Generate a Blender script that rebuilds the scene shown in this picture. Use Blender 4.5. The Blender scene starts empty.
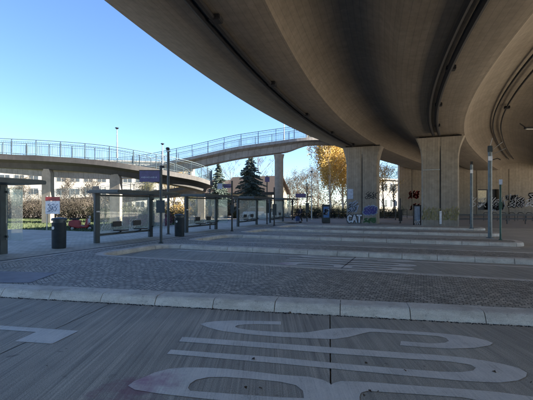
import bpy, bmesh, math, random
import numpy as np
from mathutils import Vector, Matrix
from mathutils.geometry import tessellate_polygon
R=math.radians; PI=math.pi
rng=random.Random(7); nrg=np.random.default_rng(7)
S=bpy.context.scene; COL=S.collection
HC=1.65; F=400.0; CX=266.5; HY=205.0
def W(px,py,z=0.0):
    Y=(HC-z)*F/(py-HY); return Vector(((px-CX)/F*Y,Y,z))
def P3(px,py,Y): return Vector(((px-CX)/F*Y,Y,HC+(HY-py)*Y/F))
TH=R(21.3); U2=Vector((math.cos(TH),-math.sin(TH),0)); V2=Vector((math.sin(TH),math.cos(TH),0))
def AC(a,c,z=0.0):
    p=U2*a+V2*c; return Vector((p.x,p.y,z))
ROTF=-TH   # z rotation that turns local x into the direction of the lanes
# ---------------------------------------------------------------- materials
def newmat(name):
    m=bpy.data.materials.new(name); m.use_nodes=True
    nt=m.node_tree; b=nt.nodes['Principled BSDF']; return m,nt,b
def N(nt,t,**kw):
    n=nt.nodes.new(t)
    for k,v in kw.items():
        if k in n.inputs: n.inputs[k].default_value=v
        else: setattr(n,k,v)
    return n
def ramp(nt,fac,stops):
    r=nt.nodes.new('ShaderNodeValToRGB'); e=r.color_ramp.elements
    while len(e)<len(stops): e.new(0.5)
    for i,(p,c) in enumerate(stops):
        e[i].position=p; e[i].color=(*c,1) if len(c)==3 else c
    nt.links.new(fac,r.inputs[0]); return r
def coords(nt,kind='Object',scale=(1,1,1),rot=(0,0,0)):
    tc=nt.nodes.new('ShaderNodeTexCoord'); mp=nt.nodes.new('ShaderNodeMapping')
    mp.inputs['Scale'].default_value=scale; mp.inputs['Rotation'].default_value=rot
    nt.links.new(tc.outputs[kind],mp.inputs[0]); return mp.outputs[0]
def noise(nt,vec,scale,detail=4,rough=.55):
    n=N(nt,'ShaderNodeTexNoise'); n.inputs['Scale'].default_value=scale; n.inputs['Detail'].default_value=detail
    n.inputs['Roughness'].default_value=rough; nt.links.new(vec,n.inputs['Vector']); return n
def mixc(nt,fac,a,b,mode='MIX'):
    m=nt.nodes.new('ShaderNodeMix'); m.data_type='RGBA'; m.blend_type=mode
    for i,v in ((0,fac),(6,a),(7,b)):
        if isinstance(v,(int,float)): m.inputs[i].default_value=v
        elif isinstance(v,tuple): m.inputs[i].default_value=(*v,1)
        else: nt.links.new(v,m.inputs[i])
    return m.outputs[2]
def bump(nt,b,h,strength,dist=.01):
    n=nt.nodes.new('ShaderNodeBump'); n.inputs['Strength'].default_value=strength; n.inputs['Distance'].default_value=dist
    nt.links.new(h,n.inputs['Height']); nt.links.new(n.outputs[0],b.inputs['Normal'])
def mathn(nt,op,a,b=None):
    m=nt.nodes.new('ShaderNodeMath'); m.operation=op
    for i,v in ((0,a),(1,b)):
        if v is None: continue
        if isinstance(v,(int,float)): m.inputs[i].default_value=v
        else: nt.links.new(v,m.inputs[i])
    return m.outputs[0]
def mottled(name,c1,c2,scale=3,rough=.8,bs=.15,metal=0,detail=5,bscale=None,spec=None):
    m,nt,b=newmat(name); v=coords(nt)
    n=noise(nt,v,scale,detail); r=ramp(nt,n.outputs[0],[(.35,c1),(.65,c2)])
    nt.links.new(r.outputs[0],b.inputs['Base Color']); b.inputs['Roughness'].default_value=rough; b.inputs['Metallic'].default_value=metal
    if bs:
        n2=noise(nt,v,bscale or scale*8,3); bump(nt,b,n2.outputs[0],bs)
    if spec is not None: b.inputs['Specular IOR Level'].default_value=spec
    return m
# broomed concrete carriageway: fine strokes across the lane, wear, stains
def broom(name,base,amp,ang,stain=False):
    m,nt,b=newmat(name)
    v=coords(nt,scale=(34,.22,1),rot=(0,0,ang)); v2=coords(nt)
    st=noise(nt,v,1.0,4,.8); 
    vb=coords(nt,scale=(11,.5,1),rot=(0,0,ang)); sb=noise(nt,vb,1.0,3,.6)
    big=noise(nt,v2,.7,5,.6); fine=noise(nt,v2,90,3,.7)
    lo=tuple(x*(1-amp) for x in base); hi=tuple(x*(1+amp) for x in base)
    c=ramp(nt,st.outputs[0],[(.36,lo),(.50,base),(.66,hi)]).outputs[0]
    c=mixc(nt,.8,c,ramp(nt,sb.outputs[0],[(.35,(.8 if amp>.3 else .88,)*3),(.65,(1.2,1.2,1.2))]).outputs[0],'MULTIPLY')
    c=mixc(nt,.8,c,ramp(nt,big.outputs[0],[(.25,(.70,.71,.73)),(.7,(1.18,1.17,1.15))]).outputs[0],'MULTIPLY')
    c=mixc(nt,.9,c,ramp(nt,fine.outputs[0],[(.32,(.55,.55,.55)),(.5,(1,1,1)),(.68,(1.4,1.4,1.4))]).outputs[0],'MULTIPLY')
    sp_=noise(nt,v2,4.5,2,.5); c=mixc(nt,ramp(nt,sp_.outputs[0],[(.70,(0,0,0)),(.76,(.5,.5,.5))]).outputs[0],c,(.09,.08,.07))
    vor=nt.nodes.new('ShaderNodeTexVoronoi'); vor.inputs['Scale'].default_value=3.1; nt.links.new(v2,vor.inputs['Vector']); c=mixc(nt,ramp(nt,vor.outputs['Distance'],[(.035,(.6,.6,.6)),(.06,(0,0,0))]).outputs[0],c,(.07,.06,.055))
    if stain:
        g=nt.nodes.new('ShaderNodeTexCoord'); d=nt.nodes.new('ShaderNodeVectorMath'); d.operation='DISTANCE'
        nt.links.new(g.outputs['Object'],d.inputs[0]); sp=W(147,388); d.inputs[1].default_value=(sp.x-.12,sp.y-.05,0)
        nn=noise(nt,v2,5,6,.7); dd=mathn(nt,'ADD',d.outputs['Value'],mathn(nt,'MULTIPLY',nn.outputs[0],1.0))
        f=ramp(nt,dd,[(.56,(.75,.75,.75)),(.86,(0,0,0))]).outputs[0]
        c=mixc(nt,f,c,(.27,.12,.15))
    nt.links.new(c,b.inputs['Base Color']); b.inputs['Roughness'].default_value=.78
    bump(nt,b,mathn(nt,'ADD',st.outputs[0],mathn(nt,'MULTIPLY',fine.outputs[0],.6)),.5,.006)
    return m
JA=R(8.9)
M={}
M['slab_rough']=broom('broomed_concrete_rough',(.40,.355,.285),.27,JA,True)
M['slab_fine']=broom('broomed_concrete_fine',(.40,.36,.29),.16,JA)
M['lane']=broom('lane_concrete',(.38,.345,.28),.12,TH)
M['joint']=mottled('joint_tar',(.012,.012,.014),(.03,.03,.03),20)
M['asphalt']=mottled('asphalt',(.25,.225,.19),(.32,.285,.245),1.5,.9,.3,bscale=120)
def paint(name,col,th):
    m,nt,b=newmat(name); v2=coords(nt); v=coords(nt,scale=(60,2,1),rot=(0,0,JA))
    n=noise(nt,v,1,4,.7); f=noise(nt,v2,60,4,.8); g=noise(nt,v2,2.5,4)
    s=mathn(nt,'ADD',mathn(nt,'MULTIPLY',n.outputs[0],.35),mathn(nt,'ADD',mathn(nt,'MULTIPLY',f.outputs[0],.35),mathn(nt,'MULTIPLY',g.outputs[0],.3)))
    c=ramp(nt,s,[(th-.08,(.38,.34,.27)),(th+.03,tuple(x*.8 for x in col)),(th+.16,col)]).outputs[0]
    g2=nt.nodes.new('ShaderNodeTexCoord'); d=nt.nodes.new('ShaderNodeVectorMath'); d.operation='DISTANCE'
    nt.links.new(g2.outputs['Object'],d.inputs[0]); sp=W(150,381); d.inputs[1].default_value=(sp.x,sp.y,0)
    nn=noise(nt,v2,7,6,.7); dd=mathn(nt,'ADD',d.outputs['Value'],mathn(nt,'MULTIPLY',nn.outputs[0],.8))
    ff=ramp(nt,dd,[(.40,(.8,.8,.8)),(.72,(0,0,0))]).outputs[0]
    c=mixc(nt,ff,c,(.42,.19,.27))
    nt.links.new(c,b.inputs['Base Color']); b.inputs['Roughness'].default_value=.7; bump(nt,b,f.outputs[0],.25,.004); return m
M['paint']=paint('worn_road_paint',(.84,.78,.68),.43)
def cobble():
    m,nt,b=newmat('stone_setts')
    v=coords(nt,rot=(0,0,TH)); sep=nt.nodes.new('ShaderNodeSeparateXYZ'); nt.links.new(v,sep.inputs[0])
    tri=mathn(nt,'PINGPONG',sep.outputs[0],.62)
    y=mathn(nt,'ADD',sep.outputs[1],mathn(nt,'MULTIPLY',tri,.62))
    cmb=nt.nodes.new('ShaderNodeCombineXYZ'); nt.links.new(sep.outputs[0],cmb.inputs[0]); nt.links.new(y,cmb.inputs[1])
    wob=noise(nt,v,6,2); wv=nt.nodes.new('ShaderNodeVectorMath'); wv.operation='MULTIPLY_ADD'
    nt.links.new(wob.outputs['Color'],wv.inputs[0]); wv.inputs[1].default_value=(.055,.055,0); nt.links.new(cmb.outputs[0],wv.inputs[2])
    br=nt.nodes.new('ShaderNodeTexBrick'); nt.links.new(wv.outputs[0],br.inputs['Vector'])
    for k,x in (('Scale',1.0),('Mortar Size',.009),('Mortar Smooth',.5),('Brick Width',.102),('Row Height',.090),('Bias',0.0)): br.inputs[k].default_value=x
    br.inputs['Color1'].default_value=(.29,.26,.21,1); br.inputs['Color2'].default_value=(.54,.485,.40,1); br.inputs['Mortar'].default_value=(.085,.075,.065,1)
    g=noise(nt,v,.8,5); fn=noise(nt,v,70,3); pst=noise(nt,wv.outputs[0],9.5,1)
    c0=mixc(nt,.8,br.outputs[0],ramp(nt,pst.outputs[0],[(.3,(.62,.62,.62)),(.7,(1.3,1.3,1.3))]).outputs[0],'MULTIPLY')
    c=mixc(nt,.8,c0,ramp(nt,g.outputs[0],[(.3,(.75,.75,.77)),(.7,(1.2,1.18,1.15))]).outputs[0],'MULTIPLY')
    c=mixc(nt,.7,c,ramp(nt,fn.outputs[0],[(.3,(.7,.7,.7)),(.7,(1.25,1.25,1.25))]).outputs[0],'MULTIPLY')
    nt.links.new(c,b.inputs['Base Color']); b.inputs['Roughness'].default_value=.62
    h=mathn(nt,'ADD',mathn(nt,'SUBTRACT',1.0,br.outputs['Fac']),mathn(nt,'MULTIPLY',fn.outputs[0],.25))
    bump(nt,b,h,.9,.018); return m
M['cobble']=cobble()
def paving():
    m,nt,b=newmat('small_grey_paving'); v=coords(nt,rot=(0,0,TH))
    br=nt.nodes.new('ShaderNodeTexBrick'); nt.links.new(v,br.inputs['Vector'])
    for k,x in (('Scale',1.0),('Mortar Size',.006),('Brick Width',.24),('Row Height',.12)): br.inputs[k].default_value=x
    br.inputs['Color1'].default_value=(.42,.365,.28,1); br.inputs['Color2'].default_value=(.54,.47,.365,1); br.inputs['Mortar'].default_value=(.12,.12,.12,1)
    g=noise(nt,v,1.2,5); c=mixc(nt,.8,br.outputs[0],ramp(nt,g.outputs[0],[(.3,(.7,.7,.7)),(.7,(1.2,1.2,1.2))]).outputs[0],'MULTIPLY')
    nt.links.new(c,b.inputs['Base Color']); b.inputs['Roughness'].default_value=.8; return m
M['paving']=paving()
M['tactile']=mottled('dark_smooth_slab',(.20,.19,.21),(.25,.24,.26),4,.6,.1)
def kerbmat(name,c1,c2,seed):
    m,nt,b=newmat(name); v=coords(nt); n=noise(nt,v,3.2,8,.65); f=noise(nt,v,95,3,.75); g=noise(nt,v,9,6,.75); lg=noise(nt,coords(nt,scale=(1,1,5),rot=(0,0,.2+seed)),1.4,5,.7)
    c=ramp(nt,n.outputs[0],[(.3,c1),(.68,c2)]).outputs[0]
    c=mixc(nt,.8,c,ramp(nt,f.outputs[0],[(.32,(.68,.68,.68)),(.66,(1.2,1.2,1.2))]).outputs[0],'MULTIPLY')
    c=mixc(nt,ramp(nt,g.outputs[0],[(.56,(0,0,0)),(.72,(.55,.55,.55))]).outputs[0],c,(.13,.115,.095))
    c=mixc(nt,.8,c,ramp(nt,lg.outputs[0],[(.3,(.66,.64,.62)),(.55,(1,1,1))]).outputs[0],'MULTIPLY')
    nt.links.new(c,b.inputs['Base Color']); b.inputs['Roughness'].default_value=.8
    bump(nt,b,mathn(nt,'ADD',f.outputs[0],mathn(nt,'MULTIPLY',g.outputs[0],1.2)),.5,.012); return m
M['kerb']=kerbmat('pale_kerb_concrete',(.60,.54,.46),(.80,.74,.65),0)
M['kerb_dirty']=kerbmat('weathered_kerb_concrete',(.54,.48,.41),(.74,.67,.58),1)
def concrete(name,c1,c2,uv=False,boards=.16,vert=False):
    m,nt,b=newmat(name); v=coords(nt,'UV' if uv else 'Object')
    big=noise(nt,v,.35,6,.62); mid=noise(nt,v,3,6,.65); fine=noise(nt,v,40,3,.6)
    c=ramp(nt,big.outputs[0],[(.3,c1),(.7,c2)]).outputs[0]
    c=mixc(nt,.85,c,ramp(nt,mid.outputs[0],[(.25,(.72,.71,.70)),(.72,(1.2,1.2,1.2))]).outputs[0],'MULTIPLY')
    c=mixc(nt,.6,c,ramp(nt,fine.outputs[0],[(.3,(.8,.8,.8)),(.7,(1.15,1.15,1.15))]).outputs[0],'MULTIPLY')
    # board marks
    sep=nt.nodes.new('ShaderNodeSeparateXYZ'); nt.links.new(v,sep.inputs[0])
    ax=sep.outputs[1] if uv else sep.outputs[0]
    if vert:
        ax=mathn(nt,'ADD',sep.outputs[0],mathn(nt,'MULTIPLY',sep.outputs[1],.37))
    fr=mathn(nt,'FRACT',mathn(nt,'DIVIDE',ax,boards)); ln=mathn(nt,'LESS_THAN',fr,.09)
    fl=mathn(nt,'FLOOR',mathn(nt,'DIVIDE',ax,boards)); wn=nt.nodes.new('ShaderNodeTexWhiteNoise'); wn.noise_dimensions='1D'; nt.links.new(fl,wn.inputs['W'])
    c=mixc(nt,.3,c,ramp(nt,wn.outputs[0],[(0,(.80,.80,.80)),(1,(1.15,1.15,1.14))]).outputs[0],'MULTIPLY')
    c=mixc(nt,mathn(nt,'MULTIPLY',ln,.35),c,(.06,.055,.05))
    # run stains
    vs=coords(nt,'UV' if uv else 'Object',scale=(.25,3,3) if uv else (3,3,.12)); rs=noise(nt,vs,1.2,5,.7)
    c=mixc(nt,.28,c,ramp(nt,rs.outputs[0],[(.32,(.62,.60,.57)),(.55,(1,1,1)),(.75,(1.15,1.15,1.15))]).outputs[0],'MULTIPLY')
    nt.links.new(c,b.inputs['Base Color']); b.inputs['Roughness'].default_value=.85
    bump(nt,b,mathn(nt,'ADD',mathn(nt,'MULTIPLY',ln,-1.0),fine.outputs[0]),.3,.01); return m
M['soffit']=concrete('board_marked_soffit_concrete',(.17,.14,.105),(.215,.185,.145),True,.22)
M['pier']=concrete('pier_concrete',(.24,.212,.175),(.31,.28,.235),False,.15,True)
M['wallc']=concrete('abutment_concrete',(.20,.175,.14),(.27,.24,.195),False,.5,True)
M['fbridge']=concrete('footbridge_concrete',(.24,.22,.20),(.36,.34,.31),False,.6,True)
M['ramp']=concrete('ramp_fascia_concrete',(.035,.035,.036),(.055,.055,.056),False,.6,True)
def metal(name,c,rough=.45,met=.3): return mottled(name,tuple(x*.8 for x in c),tuple(x*1.15 for x in c),6,rough,.05,met)
M['pipe']=metal('black_pipe',(.006,.006,.008),.85,0); M['pipegrey']=metal('grey_cable_tray',(.04,.04,.04),.8,0)
M['steel']=metal('dark_slate_steel',(.032,.046,.056),.42); M['steel2']=metal('black_steel',(.02,.022,.026),.45)
M['pole']=metal('grey_green_pole_paint',(.12,.14,.145),.5); M['galv']=metal('galvanised_steel',(.32,.34,.35),.4,.7)
M['green']=metal('dark_green_pole_paint',(.035,.08,.06),.5)
M['rail']=metal('railing_steel_blue',(.08,.11,.125),.45); M['binm']=metal('blue_grey_bin_metal',(.035,.045,.055),.45)
M['purple']=metal('violet_display_face',(.075,.06,.17),.35,0); M['white']=metal('white_enamel',(.7,.7,.69),.4,0)
M['red']=metal('red_paint',(.26,.018,.022),.35,0); M['blue']=metal('blue_poster',(.06,.18,.42),.5,0); M['cream']=metal('cream_board',(.72,.64,.45),.6,0)
M['rubber']=metal('black_rubber',(.02,.02,.02),.8,0); M['silver']=metal('silver_car_paint',(.55,.57,.6),.25,.5)
M['carglass']=metal('dark_car_glass',(.02,.025,.03),.08,0)
M['ink']=metal('black_spray_paint',(.012,.012,.016),.7,0); M['inkblue']=metal('violet_spray_paint',(.13,.12,.42),.7,0)
M['inkwhite']=metal('white_spray_paint',(.66,.68,.72),.7,0); M['inkred']=metal('red_spray_paint',(.45,.05,.05),.7,0)
M['inkyel']=metal('yellow_spray_paint',(.30,.275,.14),.7,0); M['inkgreen']=metal('green_spray_paint',(.10,.22,.09),.7,0)
M['inkpale']=metal('pale_blue_spray_paint',(.38,.44,.55),.7,0)
def glass():
    m,nt,b=newmat('shelter_glass'); nt.nodes.remove(b); out=[n for n in nt.nodes if n.type=='OUTPUT_MATERIAL'][0]
    t=N(nt,'ShaderNodeBsdfTransparent'); t.inputs[0].default_value=(.93,.96,.955,1)
    g=N(nt,'ShaderNodeBsdfGlossy'); g.inputs['Roughness'].default_value=.03; g.inputs[0].default_value=(.9,.95,.95,1)
    d=N(nt,'ShaderNodeBsdfDiffuse'); d.inputs[0].default_value=(.7,.78,.8,1)
    v=coords(nt); n=noise(nt,v,2.2,5,.7)
    f=N(nt,'ShaderNodeValue'); f.outputs[0].default_value=.09
    m1=N(nt,'ShaderNodeMixShader'); nt.links.new(f.outputs[0],m1.inputs[0]); nt.links.new(t.outputs[0],m1.inputs[1]); nt.links.new(g.outputs[0],m1.inputs[2])
    m2=N(nt,'ShaderNodeMixShader'); nt.links.new(ramp(nt,n.outputs[0],[(.3,(.10,.10,.10)),(.8,(.26,.26,.26))]).outputs[0],m2.inputs[0])
    nt.links.new(m1.outputs[0],m2.inputs[1]); nt.links.new(d.outputs[0],m2.inputs[2]); nt.links.new(m2.outputs[0],out.inputs[0]); return m
M['glass']=glass()
def leafm(name,cols,scale=1.2,transl=.35):
    m,nt,b=newmat(name); v=coords(nt); n=noise(nt,v,scale,4,.7); n2=noise(nt,v,14,2)
    f=mathn(nt,'ADD',mathn(nt,'MULTIPLY',n.outputs[0],.6),mathn(nt,'MULTIPLY',n2.outputs[0],.4))
    k=len(cols); r=ramp(nt,f,[(.35+.3*i/(k-1),c) for i,c in enumerate(cols)])
    nt.links.new(r.outputs[0],b.inputs['Base Color']); b.inputs['Roughness'].default_value=.7
    tr=N(nt,'ShaderNodeBsdfTranslucent'); nt.links.new(r.outputs[0],tr.inputs[0])
    mx=N(nt,'ShaderNodeMixShader'); mx.inputs[0].default_value=transl
    out=[n for n in nt.nodes if n.type=='OUTPUT_MATERIAL'][0]
    nt.links.new(b.outputs[0],mx.inputs[1]); nt.links.new(tr.outputs[0],mx.inputs[2]); nt.links.new(mx.outputs[0],out.inputs[0]); return m
M['needle']=leafm('spruce_needles',[(.03,.055,.045),(.065,.095,.08),(.10,.135,.12)],1.5,.1)
M['yellow']=leafm('yellow_birch_leaves',[(.32,.20,.05),(.46,.31,.08),(.52,.40,.15)],1.0,.4)
M['olive']=leafm('olive_leaves',[(.05,.06,.02),(.11,.11,.035),(.22,.19,.05)],1.0,.3)
M['greenl']=leafm('green_leaves',[(.025,.04,.016),(.045,.065,.024),(.08,.095,.035)],1.3,.3)
M['brown']=leafm('brown_leaves',[(.03,.026,.018),(.052,.044,.030),(.08,.064,.042)],1.0,.3)
M['mauve']=leafm('mauve_flowers',[(.25,.08,.16),(.45,.18,.30)],3,.3)
M['twig']=mottled('bare_twigs',(.045,.037,.03),(.09,.074,.06),3,.9,0)
M['bark']=mottled('brown_bark',(.06,.045,.035),(.13,.10,.08),8,.9,.4)
def birchbark():
    m,nt,b=newmat('white_birch_bark'); v=coords(nt,scale=(2,2,9)); n=noise(nt,v,1.6,4,.7)
    r=ramp(nt,n.outputs[0],[(.38,(.05,.045,.04)),(.46,(.55,.53,.48)),(.7,(.68,.66,.6))]); nt.links.new(r.outputs[0],b.inputs['Base Color']); b.inputs['Roughness'].default_value=.8; return m
M['birch']=birchbark()
M['grassbase']=mottled('lawn_soil',(.035,.06,.018),(.07,.10,.03),2,.95,.5,bscale=60)
M['far']=mottled('far_meadow',(.07,.08,.04),(.12,.11,.06),.05,.95,0)
M['path']=mottled('pale_path',(.33,.29,.23),(.42,.37,.30),2,.9,.2)
M['plaster']=mottled('cream_plaster',(.30,.27,.21),(.34,.31,.25),1.0,.9,.1)
M['pw']=mottled('pale_panels',(.44,.42,.37),(.50,.475,.43),.6,.9,.05)
M['win']=metal('window_glass',(.05,.06,.07),.1,0)
M['roof']=mottled('brown_roof_tiles',(.026,.019,.017),(.042,.031,.027),9,.9,.4)
M['skin']=metal('skin',(.50,.33,.25),.5,0); M['coat']=metal('dark_navy_coat',(.018,.022,.04),.8,0); M['jeans']=metal('dark_trousers',(.02,.02,.025),.8,0)
M['hair']=metal('brown_hair',(.05,.03,.02),.6,0); M['bluebag']=metal('blue_fabric',(.05,.09,.24),.8,0)
M['wood']=mottled('brown_wood',(.10,.065,.04),(.16,.11,.07),6,.8,.2)
M['leaf']=mottled('dry_leaf',(.05,.032,.02),(.12,.075,.04),9,.9,0)
M['lampglass']=metal('lamp_lens',(.5,.5,.48),.3,0)
# ---------------------------------------------------------------- mesh helpers
class MB:
    def __init__(s): s.v=[]; s.f=[]; s.uv=None
    def add(s,vs,fs):
        o=len(s.v); s.v+= [tuple(v) for v in vs]; s.f+=[tuple(i+o for i in f) for f in fs]; return s
    def box(s,c,d,rz=0,bev=0.0):
        x,y,z=[q/2 for q in d]
        if bev<=0:
            vs=[Vector((sx*x,sy*y,sz*z)) for sx in(-1,1) for sy in(-1,1) for sz in(-1,1)]
            fs=[(0,1,3,2),(4,6,7,5),(0,4,5,1),(2,3,7,6),(0,2,6,4),(1,5,7,3)]
        else:
            bm=bmesh.new(); bmesh.ops.create_cube(bm,size=1); bmesh.ops.scale(bm,vec=d,verts=bm.verts)
            bmesh.ops.bevel(bm,geom=bm.edges[:],offset=bev,segments=2,affect='EDGES')
            bm.verts.index_update(); vs=[v.co.copy() for v in bm.verts]; fs=[[v.index for v in f.verts] for f in bm.faces]; bm.free()
        m=Matrix.Rotation(rz,3,'Z'); c=Vector(c)
        return s.add([m@v+c for v in vs],fs)
    def tube(s,pts,r,n=8,cap=True):
        pts=[Vector(p) for p in pts]; k=len(pts); rs=r if isinstance(r,(list,tuple)) else [r]*k; vs=[];fs=[]
        prev=None
        for i,p in enumerate(pts):
            t=(pts[min(i+1,k-1)]-pts[max(i-1,0)]).normalized()
            ref=Vector((0,0,1)) if abs(t.z)<.9 else Vector((1,0,0))
            a=t.cross(ref).normalized()
            if prev and abs(t.z)>=.9:
                a=(prev-t*prev.dot(t)); a=a.normalized() if a.length>1e-6 else t.cross(ref).normalized()
            prev=a; b=t.cross(a)
            for j in range(n):
                q=2*PI*j/n; vs.append(p+(a*math.cos(q)+b*math.sin(q))*rs[i])
        for i in range(k-1):
            for j in range(n):
                fs.append((i*n+j,i*n+(j+1)%n,(i+1)*n+(j+1)%n,(i+1)*n+j))
        if cap: fs+= [tuple(range(n))[::-1],tuple((k-1)*n+j for j in range(n))]
        return s.add(vs,fs)
    def lathe(s,c,prof,n=16):
        c=Vector(c); vs=[];fs=[]
        for (r,z) in prof:
            for j in range(n): q=2*PI*j/n; vs.append(c+Vector((r*math.cos(q),r*math.sin(q),z)))
        for i in range(len(prof)-1):
            for j in range(n): fs.append((i*n+j,i*n+(j+1)%n,(i+1)*n+(j+1)%n,(i+1)*n+j))
        fs+=[tuple(range(n))[::-1],tuple((len(prof)-1)*n+j for j in range(n))]
        return s.add(vs,fs)
    def flat(s,loops,z=None):
        L=[[Vector(p) for p in l] for l in loops]; tris=tessellate_polygon(L); vs=[p for l in L for p in l]
        if z is not None: vs=[Vector((p.x,p.y,z)) for p in vs]
        fs=[]
        for t in tris:
            a,b,c=[vs[i] for i in t]
            fs.append(t if (b-a).cross(c-a).z>0 else (t[0],t[2],t[1]))
        return s.add(vs,fs)
    def prism(s,outline,d0,d1,fn):
        # outline in 2D extruded between d0 and d1; fn(x,y,d)->Vector
        n=len(outline); vs=[fn(x,y,d0) for x,y in outline]+[fn(x,y,d1) for x,y in outline]
        fs=[tuple(range(n)),tuple(range(n,2*n))[::-1]]+[(i,(i+1)%n,(i+1)%n+n,i+n) for i in range(n)]
        return s.add(vs,fs)
    def build(s,name,mat,parent=None,smooth=False,uv=None,fixn=True):
        me=bpy.data.meshes.new(name); me.from_pydata(s.v,[],s.f); me.validate()
        if fixn and len(s.f)<60000:
            bm=bmesh.new(); bm.from_mesh(me); bmesh.ops.recalc_face_normals(bm,faces=bm.faces); bm.to_mesh(me); bm.free()
        me.materials.append(M[mat] if isinstance(mat,str) else mat)
        if smooth:
            me.polygons.foreach_set('use_smooth',[True]*len(me.polygons))
            try: me.set_sharp_from_angle(angle=R(40))
            except Exception: pass
        o=bpy.data.objects.new(name,me); COL.objects.link(o)
        if parent: o.parent=parent
        return o
def tag(o,label=None,cat=None,group=None,kind=None):
    if label: o['label']=label
    if cat: o['category']=cat
    if group: o['group']=group
    if kind: o['kind']=kind
    return o
def empty(name,loc=(0,0,0),rz=0,label=None,cat=None,group=None):
    o=bpy.data.objects.new(name,None); o.empty_display_size=.2; COL.objects.link(o); o.location=loc; o.rotation_euler=(0,0,rz)
    return tag(o,label,cat,group)
def dup(o,loc=None,rz=None,label=None,scale=None,parent=None):
    c=o.copy(); COL.objects.link(c)
    if parent is not None: c.parent=parent
    if loc is not None: c.location=loc
    if rz is not None: c.rotation_euler=(0,0,rz)
    if scale is not None: c.scale=scale if hasattr(scale,'__len__') else (scale,)*3
    if label: c['label']=label
    for ch in [x for x in bpy.data.objects if x.parent==o]: dup(ch,parent=c)
    return c
def struct(o): o['kind']='structure'; return o
# ================================================================ GROUND
mb=MB(); mb.add([(-900,-200,-.02),(900,-200,-.02),(900,1400,-.02),(-900,1400,-.02)],[(0,1,2,3)])
struct(mb.build('ground','asphalt'))
mb=MB(); mb.flat([[(-600,62,-.012),(-48,62,-.012),(-48,14,-.012),(-600,14,-.012)]]).flat([[(-600,64,-.012),(600,90,-.012),(600,1400,-.012),(-600,1400,-.012)]])
struct(mb.build('meadow','far'))
# near carriageway slabs with open joints, joints run at 8.9 degrees off the view
jd=Vector((math.sin(JA),math.cos(JA),0))
ku=Vector((math.cos(R(11.7)),-math.sin(R(11.7)),0)); K0=W(0,297)
def kline(x): # y of the kerb base at x
    return K0.y+(x-K0.x)*(-math.tan(R(11.7)))
mb=MB(); 
X0=.017
def slab(i,mat):
    g=.007; xs=[X0+3.66*i+g,X0+3.66*(i+1)-g]; m=MB()
    def at(xb,far):
        if not far: return (xb+(-6)*math.tan(JA),-6,0)
        # intersection of the joint line with kerb line
        t=math.tan(JA); k=math.tan(R(11.7)); y=(K0.y-(xb-K0.x)*k)/(1+t*k); return (xb+y*t,y+.03,0)
    a,b,c,d=at(xs[0],0),at(xs[1],0),at(xs[1],1),at(xs[0],1)
    m.add([a,b,c,d],[(0,1,2,3)]); 
    return struct(m.build('road','slab_fine' if i>=0 else 'slab_rough'))
for i in range(-6,6): slab(i,None)
# BUS lettering and corner mark, worn paint sheets 4 mm above the slabs
def Wm(l,z=.004): return [W(x,y,0)+Vector((0,0,z)) for x,y in l]
Sg=[(200,324.3),(206,322.6),(215,321.4),(235,320.6),(281,321.6),(281,325),(262,324.4),(245,324.6),(237,325.6),(235,327),(238,328.4),(248,330),(262,331.2),(280,332.3),(295,332.9),(309,332.3),(320,330.5),(331,328.8),(347,328),(370,328.4),(400,330.8),(425,332.2),(445,333.9),(462,335.8),(475,337.8),(486,340.4),(493,343.2),(490,345.6),(475,348.1),(450,349),(425,347.5),(400,345.4),(401,341.2),(432,343.7),(445,342.9),(449,341),(446,338.2),(437,336.2),(420,335),(400,333.8),(380,332.4),(370,332),(362,333.8),(347.5,337.5),(334,339.3),(309,338.6),(280,337),(250,334.6),(223,331.4),(209,328)]
Ug=[(182.5,337),(280,343.8),(334,347.7),(400,352.6),(435,355),(462,357.5),(485,360.8),(502,364),(518,368),(527,373),(526,377),(518,380.8),(500,382.9),(480,382.2),(462,381),(400,375.3),(334,369),(280,363.8),(205,357.3),(167,354),(171,349.8),(280,357.8),(334,363.2),(400,368.8),(440,371.8),(462,372.3),(473,370.8),(476,368),(471,365),(450,361.8),(425,360),(400,358.5),(334,353.8),(280,349.3),(179,341.6)]
Bo=[(128,386),(134,381.5),(143,377.8),(155,372.5),(169,369),(185,367.7),(205,367.8),(227,369),(255,372),(280,375),(309,377),(323,380),(330,383.6),(331,385),(334,383.2),(341,381.2),(370,382.3),(400,384.8),(462,389.2),(500,392.5),(533,397),(550,402),(556,408),(548,416),(510,422),(480,421),(400,415),(334,410),(280,405.5),(205,399),(160,394),(135,390)]
Bh1=[(188,388),(190,384),(196,380),(209,377.4),(225,377.2),(250,378.9),(280,382),(296,385.4),(303,391),(304,398.5),(280,397.6),(227,393.8),(190,391)]
Bh2=[(359.5,397),(361,393),(367,391.2),(400,393.3),(462,397.6),(486,402),(486,408),(470,411),(400,406),(360,403)]
mb=MB(); mb.flat([Wm(Sg)]); mb.flat([Wm(Ug)]); mb.flat([Wm(Bo),Wm(Bh1),Wm(Bh2)]); bus=struct(mb.build('lane_marking','paint'))
mb=MB(); mb.flat([Wm([(-60,321.5),(-30,323.6),(79,331),(52,344),(15,341.4),(36,332.2),(-60,325.6)])]); struct(mb.build('corner_marking','paint'))
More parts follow.
